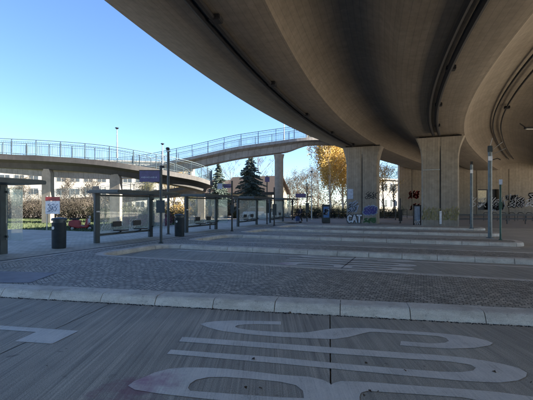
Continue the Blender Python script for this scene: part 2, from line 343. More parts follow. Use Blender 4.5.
# ---- raised platforms: kerb ring with separate stones + inner sheet
def roundpoly(pts,rads,n=6):
    out=[]; k=len(pts)
    for i in range(k):
        p=pts[i]; r=rads[i]
        if r<=0: out.append(p.copy()); continue
        a=(pts[i-1]-p).normalized(); b=(pts[(i+1)%k]-p).normalized(); ang=a.angle(b); d=r/math.tan(ang/2)
        p0=p+a*d; p1=p+b*d; 
        for j in range(n+1):
            t=j/n; out.append(p0*(1-t)**2+p*2*t*(1-t)+p1*t*t)
    return out
def polyoff(pts,d):
    k=len(pts); out=[]
    for i in range(k):
        a=pts[i]-pts[i-1]; b=pts[(i+1)%k]-pts[i]; 
        na=Vector((-a.y,a.x,0)).normalized(); nb=Vector((-b.y,b.x,0)).normalized(); n=na+nb
        n=n/(max(.3,n.length_squared/2)); out.append(pts[i]+n*d)
    return out
def resample(pts,skip,step=1.0):
    # splits a closed ccw outline into kerb stones; returns list of [ (point, inward normal) ...]
    pass
ZP=.14
def kerb_run(path,width,mat,step=1.0,name='kerb',prof=None):
    # path: open polyline, inside on its left; stones ~step long with 8 mm gaps
    L=[0]; 
    for i in range(1,len(path)): L.append(L[-1]+(path[i]-path[i-1]).length)
    def at(s):
        s=max(0,min(L[-1],s)); i=0
        while i<len(L)-2 and L[i+1]<s: i+=1
        t=(s-L[i])/max(1e-6,L[i+1]-L[i]); p=path[i].lerp(path[i+1],t); return p
    def nor(s):
        d=at(s+.05)-at(s-.05); return Vector((-d.y,d.x,0)).normalized()
    prof=prof or [(0,-.02),(.012,.09),(.03,.118),(.06,.134),(.10,ZP+.003),(width,ZP+.003),(width,-.02)]
    m=MB(); n=max(1,round(L[-1]/step)); st=L[-1]/n; g=.006
    for k in range(n):
        s0,s1=k*st+g,(k+1)*st-g; sub=4 if len(path)>2 else 1; dz=rng.uniform(-.004,.004); dn=rng.uniform(-.006,.006)
        rings=[]
        for j in range(sub+1):
            s=s0+(s1-s0)*j/sub; p=at(s); q=nor(s)
            rings.append([p+q*(o+dn)+Vector((0,0,z+dz*(z>0))) for o,z in prof])
        K=len(prof); vs=[v for r in rings for v in r]
        fs=[(j*K+i,j*K+(i+1)%K,(j+1)*K+(i+1)%K,(j+1)*K+i) for j in range(sub) for i in range(K)]
        fs+=[tuple(range(K)),tuple(sub*K+i for i in range(K))[::-1]]
        m.add(vs,fs)
    return struct(m.build(name,mat))
AN=-9.4  # where the bays end
def bay(c0,c1,aend):  # outline of the recess from right along c0 edge to the left then back along c1 edge
    return [AC(aend,c0),AC(AN,c0),AC(AN,c1),AC(aend,c1)]
fing=[(13.0,15.0),(18.4,20.4),(23.8,25.8),(29.2,31.2)]
AE=3.9
k0=K0-ku*14; k1=K0+ku*26
pA=AC(16,9.6)
outline=[k0,k1,pA,AC(AN,9.6),AC(AN,13.0)]; rad=[0,0,0,.7,.7]
for i,(c0,c1) in enumerate(fing):
    ae=9 if i==0 else AE
    outline+=[AC(ae,c0),AC(ae,c1)]; rad+=[.9,.9]
    if i<3: outline+=[AC(AN,c1),AC(AN,fing[i+1][0])]; rad+=[.7,.7]
outline+=[AC(-13,31.2),AC(-13,37),AC(-40,37),AC(-40,2)]; rad+=[1.0,1.0,0,0]
# AC(AN,31.2) -> widen the pavement at the far end
RP=roundpoly(outline,rad)
bars=MB()
kw=.30
inner=polyoff(RP,kw)
mb=MB(); mb.flat([polyoff(RP,kw-.01)],ZP); pav=struct(mb.build('pavement','cobble'))
# near wide kerb
wide=[(0,-.02),(.02,.04),(.075,.115),(.10,.133),(.135,ZP+.003),(.43,ZP+.006),(.43,-.02)]
kerb_run([k0,k1],.43,'kerb',1.0,'kerb',wide)
# the other kerbs follow the rounded outline from pA on
i0=min(range(len(RP)),key=lambda i:(RP[i]-pA).length); run=RP[i0:]
kerb_run(run[:-2],kw,'kerb_dirty',1.0)
# paved strip under the shelters, drain line and dark slab
mb=MB(); mb.flat([[AC(-16,2),AC(-10.62,2),AC(-10.62,36.4),AC(-16,36.4)]],ZP+.005); struct(mb.build('shelter_pavement','paving'))
mb=MB(); mb.flat([[AC(-10.62,2),AC(-10.5,2),AC(-10.5,31),AC(-10.62,31)]],ZP+.009); struct(mb.build('drain_channel','joint'))
mb=MB(); mb.flat([[AC(-10.5,2),AC(-10.28,2),AC(-10.28,31),AC(-10.5,31)]],ZP+.006); struct(mb.build('edge_strip','kerb_dirty'))
dk=[W(-30,270.5,ZP),W(57,273,ZP),W(30,283,ZP),W(-60,283,ZP)]
mb=MB(); mb.flat([dk],ZP+.007); struct(mb.build('dark_slab','tactile'))
# concrete lanes in the bays (4 mm above the ground) and markings
mb=MB(); mb.flat([[AC(AN-1,9.4),AC(30,9.4),AC(30,33),AC(AN-1,33)]],-.012); struct(mb.build('bus_lane','lane'))
mb=MB()
for c in (11.3,16.7,22.1):
    pass
ctr=W(345,360); dst=W(352,262.3,0); dst.z=-.008
b2=bus.copy(); COL.objects.link(b2); b2.rotation_euler=(0,0,-R(9.6)); q=Matrix.Rotation(-R(9.6),3,'Z')@Vector((ctr.x,ctr.y,0)); b2.location=(dst.x-q.x,dst.y-q.y,-.0095)
b2.scale=(1,1,1)
mb=MB()
for c0,c1 in ((12.45,12.6),(17.8,17.95),(23.2,23.35)):
    mb.flat([[AC(AN+1,c0),AC(3.5,c0),AC(3.5,c1),AC(AN+1,c1)]],-.008)
struct(mb.build('lane_line','paint'))
mb=MB(); mb.flat([[AC(-2.0,9.8),AC(-1.96,9.8),AC(-1.96,12.9),AC(-2.0,12.9)]],-.0055); struct(mb.build('lane_joint','joint'))
# lawns, paths beyond
lawn=[AC(-60,17.5),AC(-17.5,17.5),AC(-17.5,35.5),AC(-60,35.5)]
mb=MB(); mb.flat([lawn],ZP+.002); struct(mb.build('lawn','grassbase'))
mb=MB(); mb.flat([[AC(-60,36.9),AC(-17.5,36.9),AC(-17.5,37.1),AC(-60,37.1)]],ZP+.02)
mb.flat([[AC(-60,2.2),AC(-16.02,2.2),AC(-16.02,17.4),AC(-60,17.4)]],ZP+.006)
struct(mb.build('path','path'))
mb=MB(); mb.flat([[(-30,44.6,0),(26,46,0),(26,47.4,0),(-30,46,0)]],.0); struct(mb.build('far_pavement','path'))
def grassblades(poly_fn,n,h):
    vs=[];fs=[]
    for i in range(n):
        p=poly_fn(); a=rng.uniform(0,PI); d=Vector((math.cos(a),math.sin(a),0))*rng.uniform(.012,.03); l=Vector((rng.uniform(-.04,.04),rng.uniform(-.04,.04),rng.uniform(.5,1)*h))
        o=len(vs); vs+=[p-d,p+d,p+l]; fs.append((o,o+1,o+2))
    m=MB(); m.v=vs; m.f=fs; return m
g=grassblades(lambda:AC(rng.uniform(-42,-17.6),rng.uniform(17.6,35.4),ZP),26000,.14).build('grass','greenl',fixn=False)
tag(g,'short green lawn grass behind the shelters','grass',kind='stuff')
vs=[];fs=[];m=MB()
for i in range(46):
    if i<16:
        p=W(rng.uniform(-40,560),rng.uniform(300,400)); 
        if p.y>kline(p.x)-.05: p.y=kline(p.x)-rng.uniform(.02,.25)
    else:
        s=rng.uniform(0,12); p=K0+ku*(s-1); p.y-=rng.uniform(.01,.06)*1.2
    s=rng.uniform(.012,.03); a=rng.uniform(0,6.28); z=.012
    q=[Vector((math.cos(a+k*PI/2.5)*s*(1 if k%2 else .6),math.sin(a+k*PI/2.5)*s,z+rng.uniform(-.006,.014))) for k in range(5)]
    m.add([Vector((p.x,p.y,0))+v for v in q],[(0,1,2,3,4)])
tag(m.build('fallen_leaves','leaf'),'scattered dry leaves on the road along the pale kerb','leaves',kind='stuff')
# moss and dirt line packed at the foot of the near kerb
m=MB()
for i in range(1500):
    s=rng.uniform(-1,12); p=K0+ku*s+Vector((0,-abs(rng.gauss(0,.018))-.002,0)); w=rng.uniform(.006,.02); h=rng.uniform(.003,.014)
    m.add([p+Vector((-w,0,.0)),p+Vector((0,-w*.8,.0)),p+Vector((w,0,.0)),p+Vector((0,0,h))],[(0,1,3),(1,2,3)])
tag(m.build('kerb_moss','joint'),'dark grit and moss gathered at the foot of the near kerb','moss',kind='stuff')
# ================================================================ VIADUCT
def heading(t):
    if t<0: return R(13.5)+t/100
    if t<34: return R(13.5)+t/105
    return R(13.5)+34/105+(t-34)/400
pt={}
def buildE():
    st=.5; p=Vector((-4.75,11.6,0)); t=0; pt[0]=p.copy()
    while t<130:
        h=heading(t+st/2); p=p+Vector((math.sin(h),math.cos(h),0))*st; t+=st; pt[round(t*2)]=p.copy()
    p=pt[0].copy(); t=0
    while t>-70:
        h=heading(t-st/2); p=p-Vector((math.sin(h),math.cos(h),0))*st; t-=st; pt[round(t*2)]=p.copy()
buildE()
def VP(t,s,z):
    i=math.floor(t*2); f=t*2-i; p=pt[i].lerp(pt.get(i+1,pt[i]),f); h=heading(t); n=Vector((math.cos(h),-math.sin(h),0)); p=p+n*s; return Vector((p.x,p.y,z))
via=empty('viaduct',VP(0,3,0),0,'wide curved concrete road viaduct with rounded girders crossing over the bus station','viaduct')
def child(o,par):
    o.parent=par; o.matrix_parent_inverse=par.matrix_basis.inverted() if False else Matrix.Translation(par.location).inverted() if par.rotation_euler.z==0 else (Matrix.Translation(par.location)@Matrix.Rotation(par.rotation_euler.z,4,'Z')).inverted()
    return o
def sm(x): x=max(0,min(1,x)); return x*x*(3-2*x)
def soff(s):
    cen=3.1; 
    if s<=cen: return 7.0+.62*max(0,(1-s/2.3))**1.35 if s<2.3 else 7.0
    # girders: (flat from, flat to)
    G=[(1.9,4.8),(8.3,12.0),(17.2,21.0),(26.5,30.5),(36,40),(45,49)]
    for k,(a,b) in enumerate(G):
        if a<=s<=b:
            u=(s-a)/(b-a)*2-1; return 7.0+.10*u*u*u*u
        if k+1<len(G) and b<s<G[k+1][0]:
            w=(s-b)/(G[k+1][0]-b); return 7.10+(1.1 if k else 1.0)*math.sin(PI*w)**.62
    return 7.1
ss=[0]+[.15*i for i in range(1,331)]
ss=[s for s in ss if s<=34.01]
ts=[-68+i*.5 for i in range(390)]
def deck():
    prof=[(0,8.75),(0,7.62)]+[(s,soff(s)) for s in ss[1:]]+[(34.1,8.75)]
    V=[];Fc=[];K=len(prof)
    for t in ts:
        for s,z in prof: V.append(VP(t,s,z))
    for i in range(len(ts)-1):
        for j in range(K): Fc.append((i*K+j,i*K+(j+1)%K,(i+1)*K+(j+1)%K,(i+1)*K+j))
    me=bpy.data.meshes.new('deck'); me.from_pydata([tuple(v) for v in V],[],Fc)
    uvl=me.uv_layers.new(name='UVMap'); uv=np.zeros((len(me.loops),2)); vi=np.zeros(len(me.loops),int); me.loops.foreach_get('vertex_index',vi)
    arc=[0]; 
    for j in range(1,K): arc.append(arc[-1]+math.hypot(prof[j][0]-prof[j-1][0],prof[j][1]-prof[j-1][1]))
    arc=np.array(arc); tt=np.array(ts); uv[:,0]=tt[vi//K]; uv[:,1]=arc[vi%K]; uvl.data.foreach_set('uv',uv.ravel())
    bm=bmesh.new(); bm.from_mesh(me); bmesh.ops.recalc_face_normals(bm,faces=bm.faces); bm.to_mesh(me); bm.free()
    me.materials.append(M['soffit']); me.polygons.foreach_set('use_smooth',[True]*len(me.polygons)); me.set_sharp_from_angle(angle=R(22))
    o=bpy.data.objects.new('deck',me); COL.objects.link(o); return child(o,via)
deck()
# parapet cap + railing on the deck edge
m=MB(); prev=None
for i in range(len(ts)-1):
    a,b=VP(ts[i],-.10,0),VP(ts[i+1],-.10,0); c,d=VP(ts[i+1],.35,0),VP(ts[i],.35,0)
    vs=[Vector((p.x,p.y,z)) for z in (7.98,9.1) for p in (a,b,c,d)]
    m.add(vs,[(0,1,5,4),(2,3,7,6),(0,3,2,1),(4,5,6,7)])
child(m.build('parapet','fbridge',fixn=False),via)
def drain(s0,z,offs,rr,nm,t0=-60,t1=26,br=6.5,tray=True):
    m=MB()
    for o in offs: m.tube([VP(t,s0+o,z) for t in np.arange(t0,t1,1.0)],rr,8)
    p=child(m.build(nm,'pipe',smooth=True),via)
    m=MB()
    if tray: 
        m.add([],[])
        pts=[VP(t,s0,z+.02) for t in np.arange(t0,t1,1.0)]
        w=(offs[-1]-offs[0])/2
        vs=[];fs=[]
        for i,t in enumerate(np.arange(t0,t1,1.0)):
            vs+=[VP(t,s0-w,z+.03),VP(t,s0+w,z+.03),VP(t,s0+w,z+.07),VP(t,s0-w,z+.07)]
            if i:
                for j in range(4): fs.append(((i-1)*4+j,(i-1)*4+(j+1)%4,i*4+(j+1)%4,i*4+j))
        m.add(vs,fs); child(m.build('cable_tray','pipegrey'),via)
    for t in np.arange(t0+2,t1,br):
        if t<-4: continue
        mm=MB(); c=VP(t,s0+offs[-1]*.7+.1,z+.0); mm.box(c,(.34,.34,.16),-heading(t),.02); child(mm.build('pipe_bracket','pipe'),via)
drain(3.1,6.90,(-.13,.13),.085,'drain_pipe',t1=28)
drain(10.15,6.86,(-.20,.20),.115,'drain_pipe',t1=24.5,tray=False)
drain(14.2,8.0,(-.28,.28),.05,'conduit',t1=60,br=40,tray=False)
drain(14.2+9.4,8.02,(-.28,.28),.035,'conduit',t1=30,br=40,tray=False)
# columns
def column(px,Y,name_lbl,wb,wt,zt=6.84,dep=1.3,ang=None):
    X=(px-CX)/F*Y; e=MB(); h=R(24) if ang is None else ang; ux=Vector((math.cos(h),-math.sin(h),0)); uy=Vector((math.sin(h),math.cos(h),0)); c=Vector((X,Y,0))
    zs=[-.02,.0]+[zt*k/12 for k in range(1,13)]
    zs=[-.02]+list(np.linspace(.3,zt-1.9,5))+list(np.linspace(zt-1.7,zt,9))
    V=[];Fc=[]
    ch=.10
    for z in zs:
        f=max(0,(z-(zt-1.9))/1.9); w=(wb+(wt-wb)*f**2.2)/2; d=dep/2*(1+.1*f)
        g=.05; ring=[(-w+ch,-d),(-g*2,-d),(-g,-d+.03),(g,-d+.03),(g*2,-d),(w-ch,-d),(w,-d+ch),(w,d-ch),(w-ch,d),(-w+ch,d),(-w,d-ch),(-w,-d+ch)]
        for a,b in ring: p=c+ux*a+uy*b; V.append(Vector((p.x,p.y,z)))
    K=12
    for i in range(len(zs)-1):
        for j in range(K): Fc.append((i*K+j,i*K+(j+1)%K,(i+1)*K+(j+1)%K,(i+1)*K+j))
    Fc+=[tuple(range(K))[::-1],tuple((len(zs)-1)*K+j for j in range(K))]
    e.add(V,Fc); o=child(e.build('column','pier'),via); o['label']=name_lbl
    loc=lambda a,z,off=.0: c+ux*a+uy*(-dep/2-off)+Vector((0,0,z))
    def kid(mm,nm,mt,lb=None,smooth=False):
        k=mm.build(nm,mt,smooth=smooth); k.parent=o; k.matrix_parent_inverse=o.matrix_parent_inverse.copy() if False else Matrix.Identity(4)
        k.matrix_parent_inverse=Matrix.Identity(4)
        # o sits at the world origin through its own parent inverse
        if lb: k['label']=lb
        return k
    m=MB(); m.tube([loc(.03,.35,-.02),loc(.03,zt-.3,-.02)],.035,8); kid(m,'downpipe','pipe')
    for a in (-wt*.36,wt*.36):
        m=MB(); m.box(c+ux*a+Vector((0,0,zt+.08)),(.5,.5,.16),-h); kid(m,'bearing','pipe')
    return o,loc,kid,ux
def stroke(m,loc,pts,w=.05,off=.012):
    P=[Vector(p) for p in pts]
    for i in range(len(P)-1):
        a,b=P[i],P[i+1]; d=(b-a); 
        if d.length<1e-5: continue
        n=Vector((-d.y,d.x)).normalized()*w*.5; e=d.normalized()*w*.3
        q=[a-n-e,b-n+e,b+n+e,a+n-e]
        m.add([loc(x,z,off) for x,z in q]+[loc(x,z,off-.006) for x,z in q],[(0,1,2,3),(4,5,1,0),(5,6,2,1),(6,7,3,2),(7,4,0,3)])
def scribble(m,loc,x0,z0,w,h,k,lw,seed,off=.012):
    r=random.Random(seed); nl=max(2,k//2); cw=w/nl
    for j in range(nl):
        cx=x0+cw*(j+.5); n=r.choice((4,5,5,6)); P=[]
        for i in range(n):
            sx=(-1 if i%2 else 1)*r.uniform(.15,.62)*cw; P.append((cx+sx+.18*h*(i/(n-1)-.5)*-1,z0+h*(1-i/(n-1))*r.uniform(.8,1.05)+r.uniform(-.06,.06)*h+.05*h*j/nl))
        if r.random()<.5: P.append((P[0][0]+r.uniform(-.3,.3)*cw,P[0][1]-.3*h))
        q=[]
        for i in range(len(P)-1):
            for u in range(5):
                t=u/5; p0=P[max(i-1,0)];p1=P[i];p2=P[i+1];p3=P[min(i+2,len(P)-1)]
                q.append(tuple(.5*(2*p1[c]+(p2[c]-p0[c])*t+(2*p0[c]-5*p1[c]+4*p2[c]-p3[c])*t*t+(3*p1[c]-p0[c]-3*p2[c]+p3[c])*t**3) for c in (0,1)))
        q.append(P[-1]); stroke(m,loc,q,lw*r.uniform(.8,1.15),off+.0012*j)
GLY={'C':[[(.9,.85),(.5,1),(.1,.75),(.05,.3),(.4,0),(.9,.12)]],'A':[[(0,0),(.5,1),(1,0)],[(.22,.38),(.8,.38)]],'T':[[(0,1),(1,1)],[(.5,1),(.5,0)]],'O':[[(.5,1),(.1,.75),(.1,.25),(.5,0),(.9,.25),(.9,.75),(.5,1)]],'X':[[(0,0),(1,1)],[(0,1),(1,0)]]}
def letters(m,loc,word,x0,z0,w,h,lw,off=.012,gap=.2):
    for i,chh in enumerate(word):
        for st in GLY[chh]: stroke(m,loc,[(x0+i*w*(1+gap)+p[0]*w,z0+p[1]*h) for p in st],lw,off)
col1,loc1,kid1,ux1=column(363,36.3,'left flared pier with violet and white graffiti at its foot',2.75,3.5)
m=MB(); scribble(m,loc1,-1.2,1.0,.8,1.0,9,.10,3); kid1(m,'graffiti','inkpale','pale blue figure sprayed on the left half')
m=MB(); scribble(m,loc1,-1.2,1.0,.75,.9,7,.05,9,.016); scribble(m,loc1,.35,2.2,1.0,.6,9,.05,5); kid1(m,'graffiti','ink','thin black tag')
m=MB(); scribble(m,loc1,.2,.85,1.1,.65,11,.30,8,.006); kid1(m,'graffiti','inkpale','pale fill of the violet tag')
m=MB(); scribble(m,loc1,.2,.85,1.1,.65,11,.10,8); kid1(m,'graffiti','inkblue','violet bubble tag')
m=MB(); letters(m,loc1,'CAT',-1.25,.12,.36,.6,.27,.01); kid1(m,'graffiti','ink','black outline behind the white letters')
m=MB(); letters(m,loc1,'CAT',-1.25,.12,.36,.6,.15,.018); kid1(m,'graffiti','inkwhite','white letters CAT')
m=MB(); scribble(m,loc1,.25,.12,.9,.4,7,.12,2); kid1(m,'graffiti','inkgreen','green tag at the foot')
m=MB(); m.prism([(-1.25,2.2),(-.75,2.2),(-.75,3.1),(-1.25,3.1)],.004,.02,lambda x,y,d:loc1(x,y,d)); kid1(m,'notice','inkpale','pale sheet pasted on the pier')
col2,loc2,kid2,ux2=column(440,31.2,'right flared pier with a yellowish graffiti band',2.65,3.5,6.84)
m=MB(); 
for k in range(6): scribble(m,loc2,-1.25+.42*k,.5,.42,.95,7,.07,20+k)
kid2(m,'graffiti','inkyel','faded olive yellow lettering')
m=MB(); stroke(m,loc2,[(.05,.25),(.05,1.15)],.16,.06); kid2(m,'graffiti','inkwhite','white vertical smear')
m=MB(); m.box(loc2(-.6,4.35,.12),(1.2,.1,.06),-R(24)); kid2(m,'bracket','galv')
# ---- abutment wall at the back
aw=empty('abutment_wall',(50,62,0),0,'long brown concrete abutment wall with graffiti and a dark opening under the viaduct','wall')
def wloc(x,z,off=0): return Vector((x,62-off,z))
m=MB()
x0=20.6; xa,xb=PX0,PX1=((478-CX)/F*62,(499-CX)/F*62)
def wallbox(m,xa,xb,za,zb): m.box(((xa+xb)/2,62.4,(za+zb)/2),(xb-xa,.8,zb-za))
wallbox(m,x0,xa,-.02,8.3); wallbox(m,xb,95,-.02,8.3); wallbox(m,xa,xb,4.1,8.3); wallbox(m,xa,xb,-.02,.9)
m.box((50,62.6,0.2),(.01,.01,.01))
child(m.build('wall_face','wallc'),aw)
m=MB(); m.box((x0-.4+1.6,62.9,3.5),(.1,.1,.1)); 
for k in range(14):
    m=MB(); m.box((x0+2+k*5,61.96,3.6),(.07,.1,7.2)); child(m.build('pilaster_strip','wallc'),aw)
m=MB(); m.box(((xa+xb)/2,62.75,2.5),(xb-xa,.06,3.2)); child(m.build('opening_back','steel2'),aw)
m=MB(); m.box((xa+.95,62.66,3.0),(1.4,.06,1.9)); child(m.build('notice_board','cream'),aw)
for k,(xx,w_,mt,lb) in enumerate([(22,1.6,'inkred','red tag near the left end of the wall'),(22.3,1.4,'inkred','lower red tag'),(31.5,2.6,'inkwhite','white looping tag'),(34.5,2.2,'inkwhite','round white tag'),(39,3,'inkwhite','white scrawl'),(44,3.2,'inkwhite','wide white scrawl'),(47.5,3,'inkpale','pale scrawl'),(37,2,'inkpale','pale tag')]):
    m=MB(); scribble(m,wloc,xx,[2.7,.9,1.3,1.5,1.4,1.2,1.3,2.4][k],w_,[1.1,.9,1.5,1.2,1.1,1.2,1,.8][k],11,.12 if 'white' in mt else .18,31+k); child(m.build('graffiti',mt),aw)['label']=lb
# pendant lamp and cable under the right vault
for k in range(9):
    xx=34.5+k*3.1; zz=.9+.5*((k*7)%3); hh=1.2+.2*(k%3)
    m=MB(); scribble(m,wloc,xx,zz,2.3,hh,8,.42,131+k,.010); child(m.build('graffiti','ink' if k%3 else 'inkpale'),aw)['label']='dark fill of a wall tag' if k%3 else 'pale fill of a wall tag'
    m=MB(); scribble(m,wloc,xx,zz,2.3,hh,8,.13,131+k,.03); child(m.build('graffiti','inkwhite' if k%3 else 'ink'),aw)
ldn=P3(528,128,22)
lp=empty('tunnel_lamp',ldn,0,'small dark lamp bracket under the viaduct at the right edge','lamp')
m=MB(); m.box((.25,0,0),(.9,.16,.10),0,.02); m.build('housing','pipe',lp)
m=MB(); m.tube([(-.45,0,.25),(-.1,0,0),(.1,0,.0)],.03,6); m.tube([(.3,0,0),(.3,0,2.9)],.025,6); m.build('bracket','pipe',lp)
m=MB(); m.box((.25,0,-.065),(.7,.11,.03)); m.build('lens','lampglass',lp)
# ================================================================ FOOTBRIDGES
def catmull(P,n):
    out=[]
    for i in range(len(P)-1):
        p0,p1,p2,p3=P[max(i-1,0)],P[i],P[i+1],P[min(i+2,len(P)-1)]
        for u in range(n):
            t=u/n; out.append(.5*(2*p1+(p2-p0)*t+(2*p0-5*p1+4*p2-p3)*t*t+(3*p1-p0-3*p2+p3)*t**3))
    out.append(P[-1]); return out
def sweep(path,prof):
    m=MB();V=[];Fc=[];K=len(prof);n=len(path)
    for i,p in enumerate(path):
        d=path[min(i+1,n-1)]-path[max(i-1,0)]; d.z=0; d.normalize(); l=Vector((-d.y,d.x,0))
        for a,z in prof: V.append(p+l*a+Vector((0,0,z)))
    for i in range(n-1):
        for j in range(K): Fc.append((i*K+j,i*K+(j+1)%K,(i+1)*K+(j+1)%K,(i+1)*K+j))
    Fc+=[tuple(range(K))[::-1],tuple((n-1)*K+j for j in range(K))]
    return m.add(V,Fc)
def offpath(path,a,z):
    n=len(path);o=[]
    for i,p in enumerate(path):
        d=path[min(i+1,n-1)]-path[max(i-1,0)]; d.z=0; d.normalize(); l=Vector((-d.y,d.x,0)); o.append(p+l*a+Vector((0,0,z)))
    return o
def railing(path,par,h=1.25,post=1.9,bal=.14):
    m=MB(); m.tube([p+Vector((0,0,h)) for p in path],.03,6); m.tube([p+Vector((0,0,h*.86)) for p in path],.018,5); m.tube([p+Vector((0,0,.12)) for p in path],.018,5)
    L=0; nb=0; npst=0
    for i in range(len(path)-1):
        a,b=path[i],path[i+1]; l=(b-a).length
        while nb<L+l:
            t=(nb-L)/l; p=a.lerp(b,t); m.box(p+Vector((0,0,h*.5)),(.019,.019,h*.74)); nb+=bal
        while npst<L+l:
            t=(npst-L)/l; p=a.lerp(b,t); m.box(p+Vector((0,0,h/2-.1)),(.06,.06,h+.2)); npst+=post
        L+=l
    return child(m.build('railing','rail',fixn=False),par)
def lampmast(loc,h,label,grp,arm=0,double=False,mat='galv'):
    e=empty('street_lamp',loc,0,label,'lamp',grp)
    m=MB(); m.tube([(0,0,0),(0,0,h*.5),(0,0,h)],[.07,.055,.04],8); m.build('mast',mat,e,True)
    m=MB(); m.lathe((0,0,h),[(.04,0),(.13,.08),(.17,.11),(.13,.16),(.02,.18)],12); m.build('lamp_head','steel',e,True)
    return e
# ramp : outer (camera side) edge, turning away at its right end and coming back lower
rp=[(-150,148,30.5),(-80,150.5,31),(0,154,32),(50,156.3,32.3),(100,160.2,32.8),(140,166,33.6),(172,171.5,35.2),(195,176,37.6)]
ramp_pts=[P3(*q) for q in rp]+[P3(209,180.5,41),P3(212.5,183,44.5),P3(206,185.5,48),P3(190,188.5,50.5),P3(165,191,52),P3(135,193.8,52.5),P3(95,197.4,52.5),P3(40,201.3,52),P3(-20,205.5,51),P3(-80,211.5,50)]
RPATH=catmull(ramp_pts,8)
ramp_e=empty('spiral_ramp',(-18,33,0),0,'dark curved concrete pedestrian ramp that turns back on itself above the shelters','ramp')
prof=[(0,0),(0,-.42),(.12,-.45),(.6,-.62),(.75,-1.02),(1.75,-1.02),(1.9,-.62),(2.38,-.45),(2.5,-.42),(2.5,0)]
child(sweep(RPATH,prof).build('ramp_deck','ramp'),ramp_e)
railing(offpath(RPATH,.06,0),ramp_e); railing(offpath(RPATH,2.44,0),ramp_e)
def rpier(px,Y,zt,w,lb,par=None,round_=False):
    e=MB(); X=(px-CX)/F*Y
    if round_: e.lathe((X,Y,0),[(w/2,-.02),(w/2,zt-.5),(w/2*1.25,zt)],20)
    else:
        V=[];Fc=[]
        for z,ww in ((-.02,w),(zt-.8,w),(zt-.35,w*1.0),(zt,w*.6)):
            for a,b in ((-ww/2,-.3),(ww/2,-.3),(ww/2,.3),(-ww/2,.3)): V.append((X+a,Y+b,z))
        for i in range(3):
            for j in range(4): Fc.append((i*4+j,i*4+(j+1)%4,(i+1)*4+(j+1)%4,(i+1)*4+j))
        Fc+=[(0,3,2,1),(12,13,14,15)]; e.add(V,Fc)
    o=child(e.build('pier','pier',smooth=round_),par or ramp_e); o['label']=lb; return o
rpier(48,33.2,4.62,.72,'pale pier behind the street sign'); rpier(116,34.0,4.25,.85,'pale pier seen above the large glass shelter'); rpier(201.5,47.5,2.95,.8,'short pier at the turn of the ramp'); rpier(150,50.8,2.5,.6,'low pier under the lower turn')
rpier(-40,32.5,4.7,.72,'pier at far left')
fb=empty('footbridge',(1.4,42,0),0,'pale concrete footbridge rising to the viaduct on a slim round pier','bridge')
FPp=[P3(-30,160,46),P3(30,165.5,47),P3(80,168.5,47),P3(130,167.5,45.8),P3(180,159,44),P3(230,148.0,42.5),P3(255,144,41.8),P3(279,140.7,41.2),P3(300,138,41),P3(320,137,41.2),P3(345,137.5,42.2),P3(375,138.5,43.5)]
FPATH=catmull(FPp,6)
FPR=FPATH
prof2=[(0,0),(0,-.30),(.10,-.33),(.55,-.5),(.7,-1.12),(1.8,-1.12),(1.95,-.5),(2.4,-.33),(2.5,-.30),(2.5,0)]
bd_=sweep(FPR,prof2); K_=len(prof2)
for i,p in enumerate(FPR):
    f=max(0,min(1,(i-7*6-1)/9)); f=f*f*(3-2*f)
    for j in range(K_):
        x,y,z=bd_.v[i*K_+j]; dz=z-p.z
        if dz<-.34: bd_.v[i*K_+j]=(x,y,p.z-.34+(dz+.34)*(1-.62*f))
child(bd_.build('bridge_deck','fbridge'),fb)
railing(offpath(FPR,.06,0),fb); railing(offpath(FPR,2.44,0),fb)
rpier(279,42.4,7.0,.92,'slim round pier carrying the footbridge',fb,True)
rpier(96,48,3.9,.7,'pier behind the ramp',fb)
lampmast(P3(117,158,33.6),2.4,'grey lamp with a flat head standing on the left pedestrian ramp','lamps on the footbridges')
lampmast(P3(284,140,42.8),2.35,'grey lamp on the footbridge beside its round pier','lamps on the footbridges')
lampmast(P3(162.5,171,35.5),2.3,'small grey lamp on the ramp behind the two tall poles','lamps on the footbridges')
sl=lampmast(W(311.6,219.6),5.3,'thin tall street lamp by the hedge left of the birch','street lamps')
# ================================================================ SHELTERS
def shelter():
    e=empty('bus_shelter',(0,0,0),0,'x','bus shelter','glass bus shelters along the pavement')
    L=3.35; H=1.97  # local y along the row, x toward the lanes
    for y in (0,L):
        m=MB(); m.box((0,y,H/2),(.12,.24,H),0,.012); m.build('post','steel',e)
    m=MB(); m.box((.0,L/2,.32),(.06,L-.26,.09)); m.build('lower_rail','steel',e)
    m=MB(); m.box((0,L/2,H-.07),(.06,L-.26,.07)); m.build('upper_rail','steel',e)
    m=MB(); m.box((0,L/2,(.365+H-.105)/2),(.014,L-.27,H-.105-.365)); m.build('glass_pane','glass',e,fixn=True)
    m=MB(); m.box((.62,L/2-.0,H+.055),(1.55,L+.75,.11),0,.02); r=m.build('roof','steel',e)
    m=MB(); m.box((.62,L/2,H+.118),(1.45,L+.6,.02)); m.build('roof_gutter','pole',r)
    m=MB(); m.box((.42,L+.06,(.4+H-.05)/2),(.70,.014,H-.45)); m.build('side_glass','glass',e)
    for z in (.5,H-.2):
        m=MB(); m.box((.09,L+.06,z),(.08,.05,.06)); m.build('clamp','steel',e)
    for y in (1.05,2.3):
        m=MB(); m.box((.28,y,.46),(.42,.5,.05),0,.012); m.box((.08,y,.72),(.04,.5,.22),0,.01); s=m.build('seat','steel2',e)
        m=MB(); m.tube([(.05,y,.34),(.28,y,.40),(.28,y,.44)],.025,6); m.build('seat_arm','steel2',s)
    m=MB(); 
    f=lambda x,z,off=0: Vector((.012+off,x,z))
    for k in range(3): scribble(m,f,.25+.8*k,.5+.15*(k%2),.45,.4,8,.012,50+k,.004)
    m.build('graffiti','inkwhite',e)
    m=MB(); m.box((.0,.0,1.25),(.14,.16,.05)); m.build('label_plate','inkwhite',e)
    return e
sh=shelter()
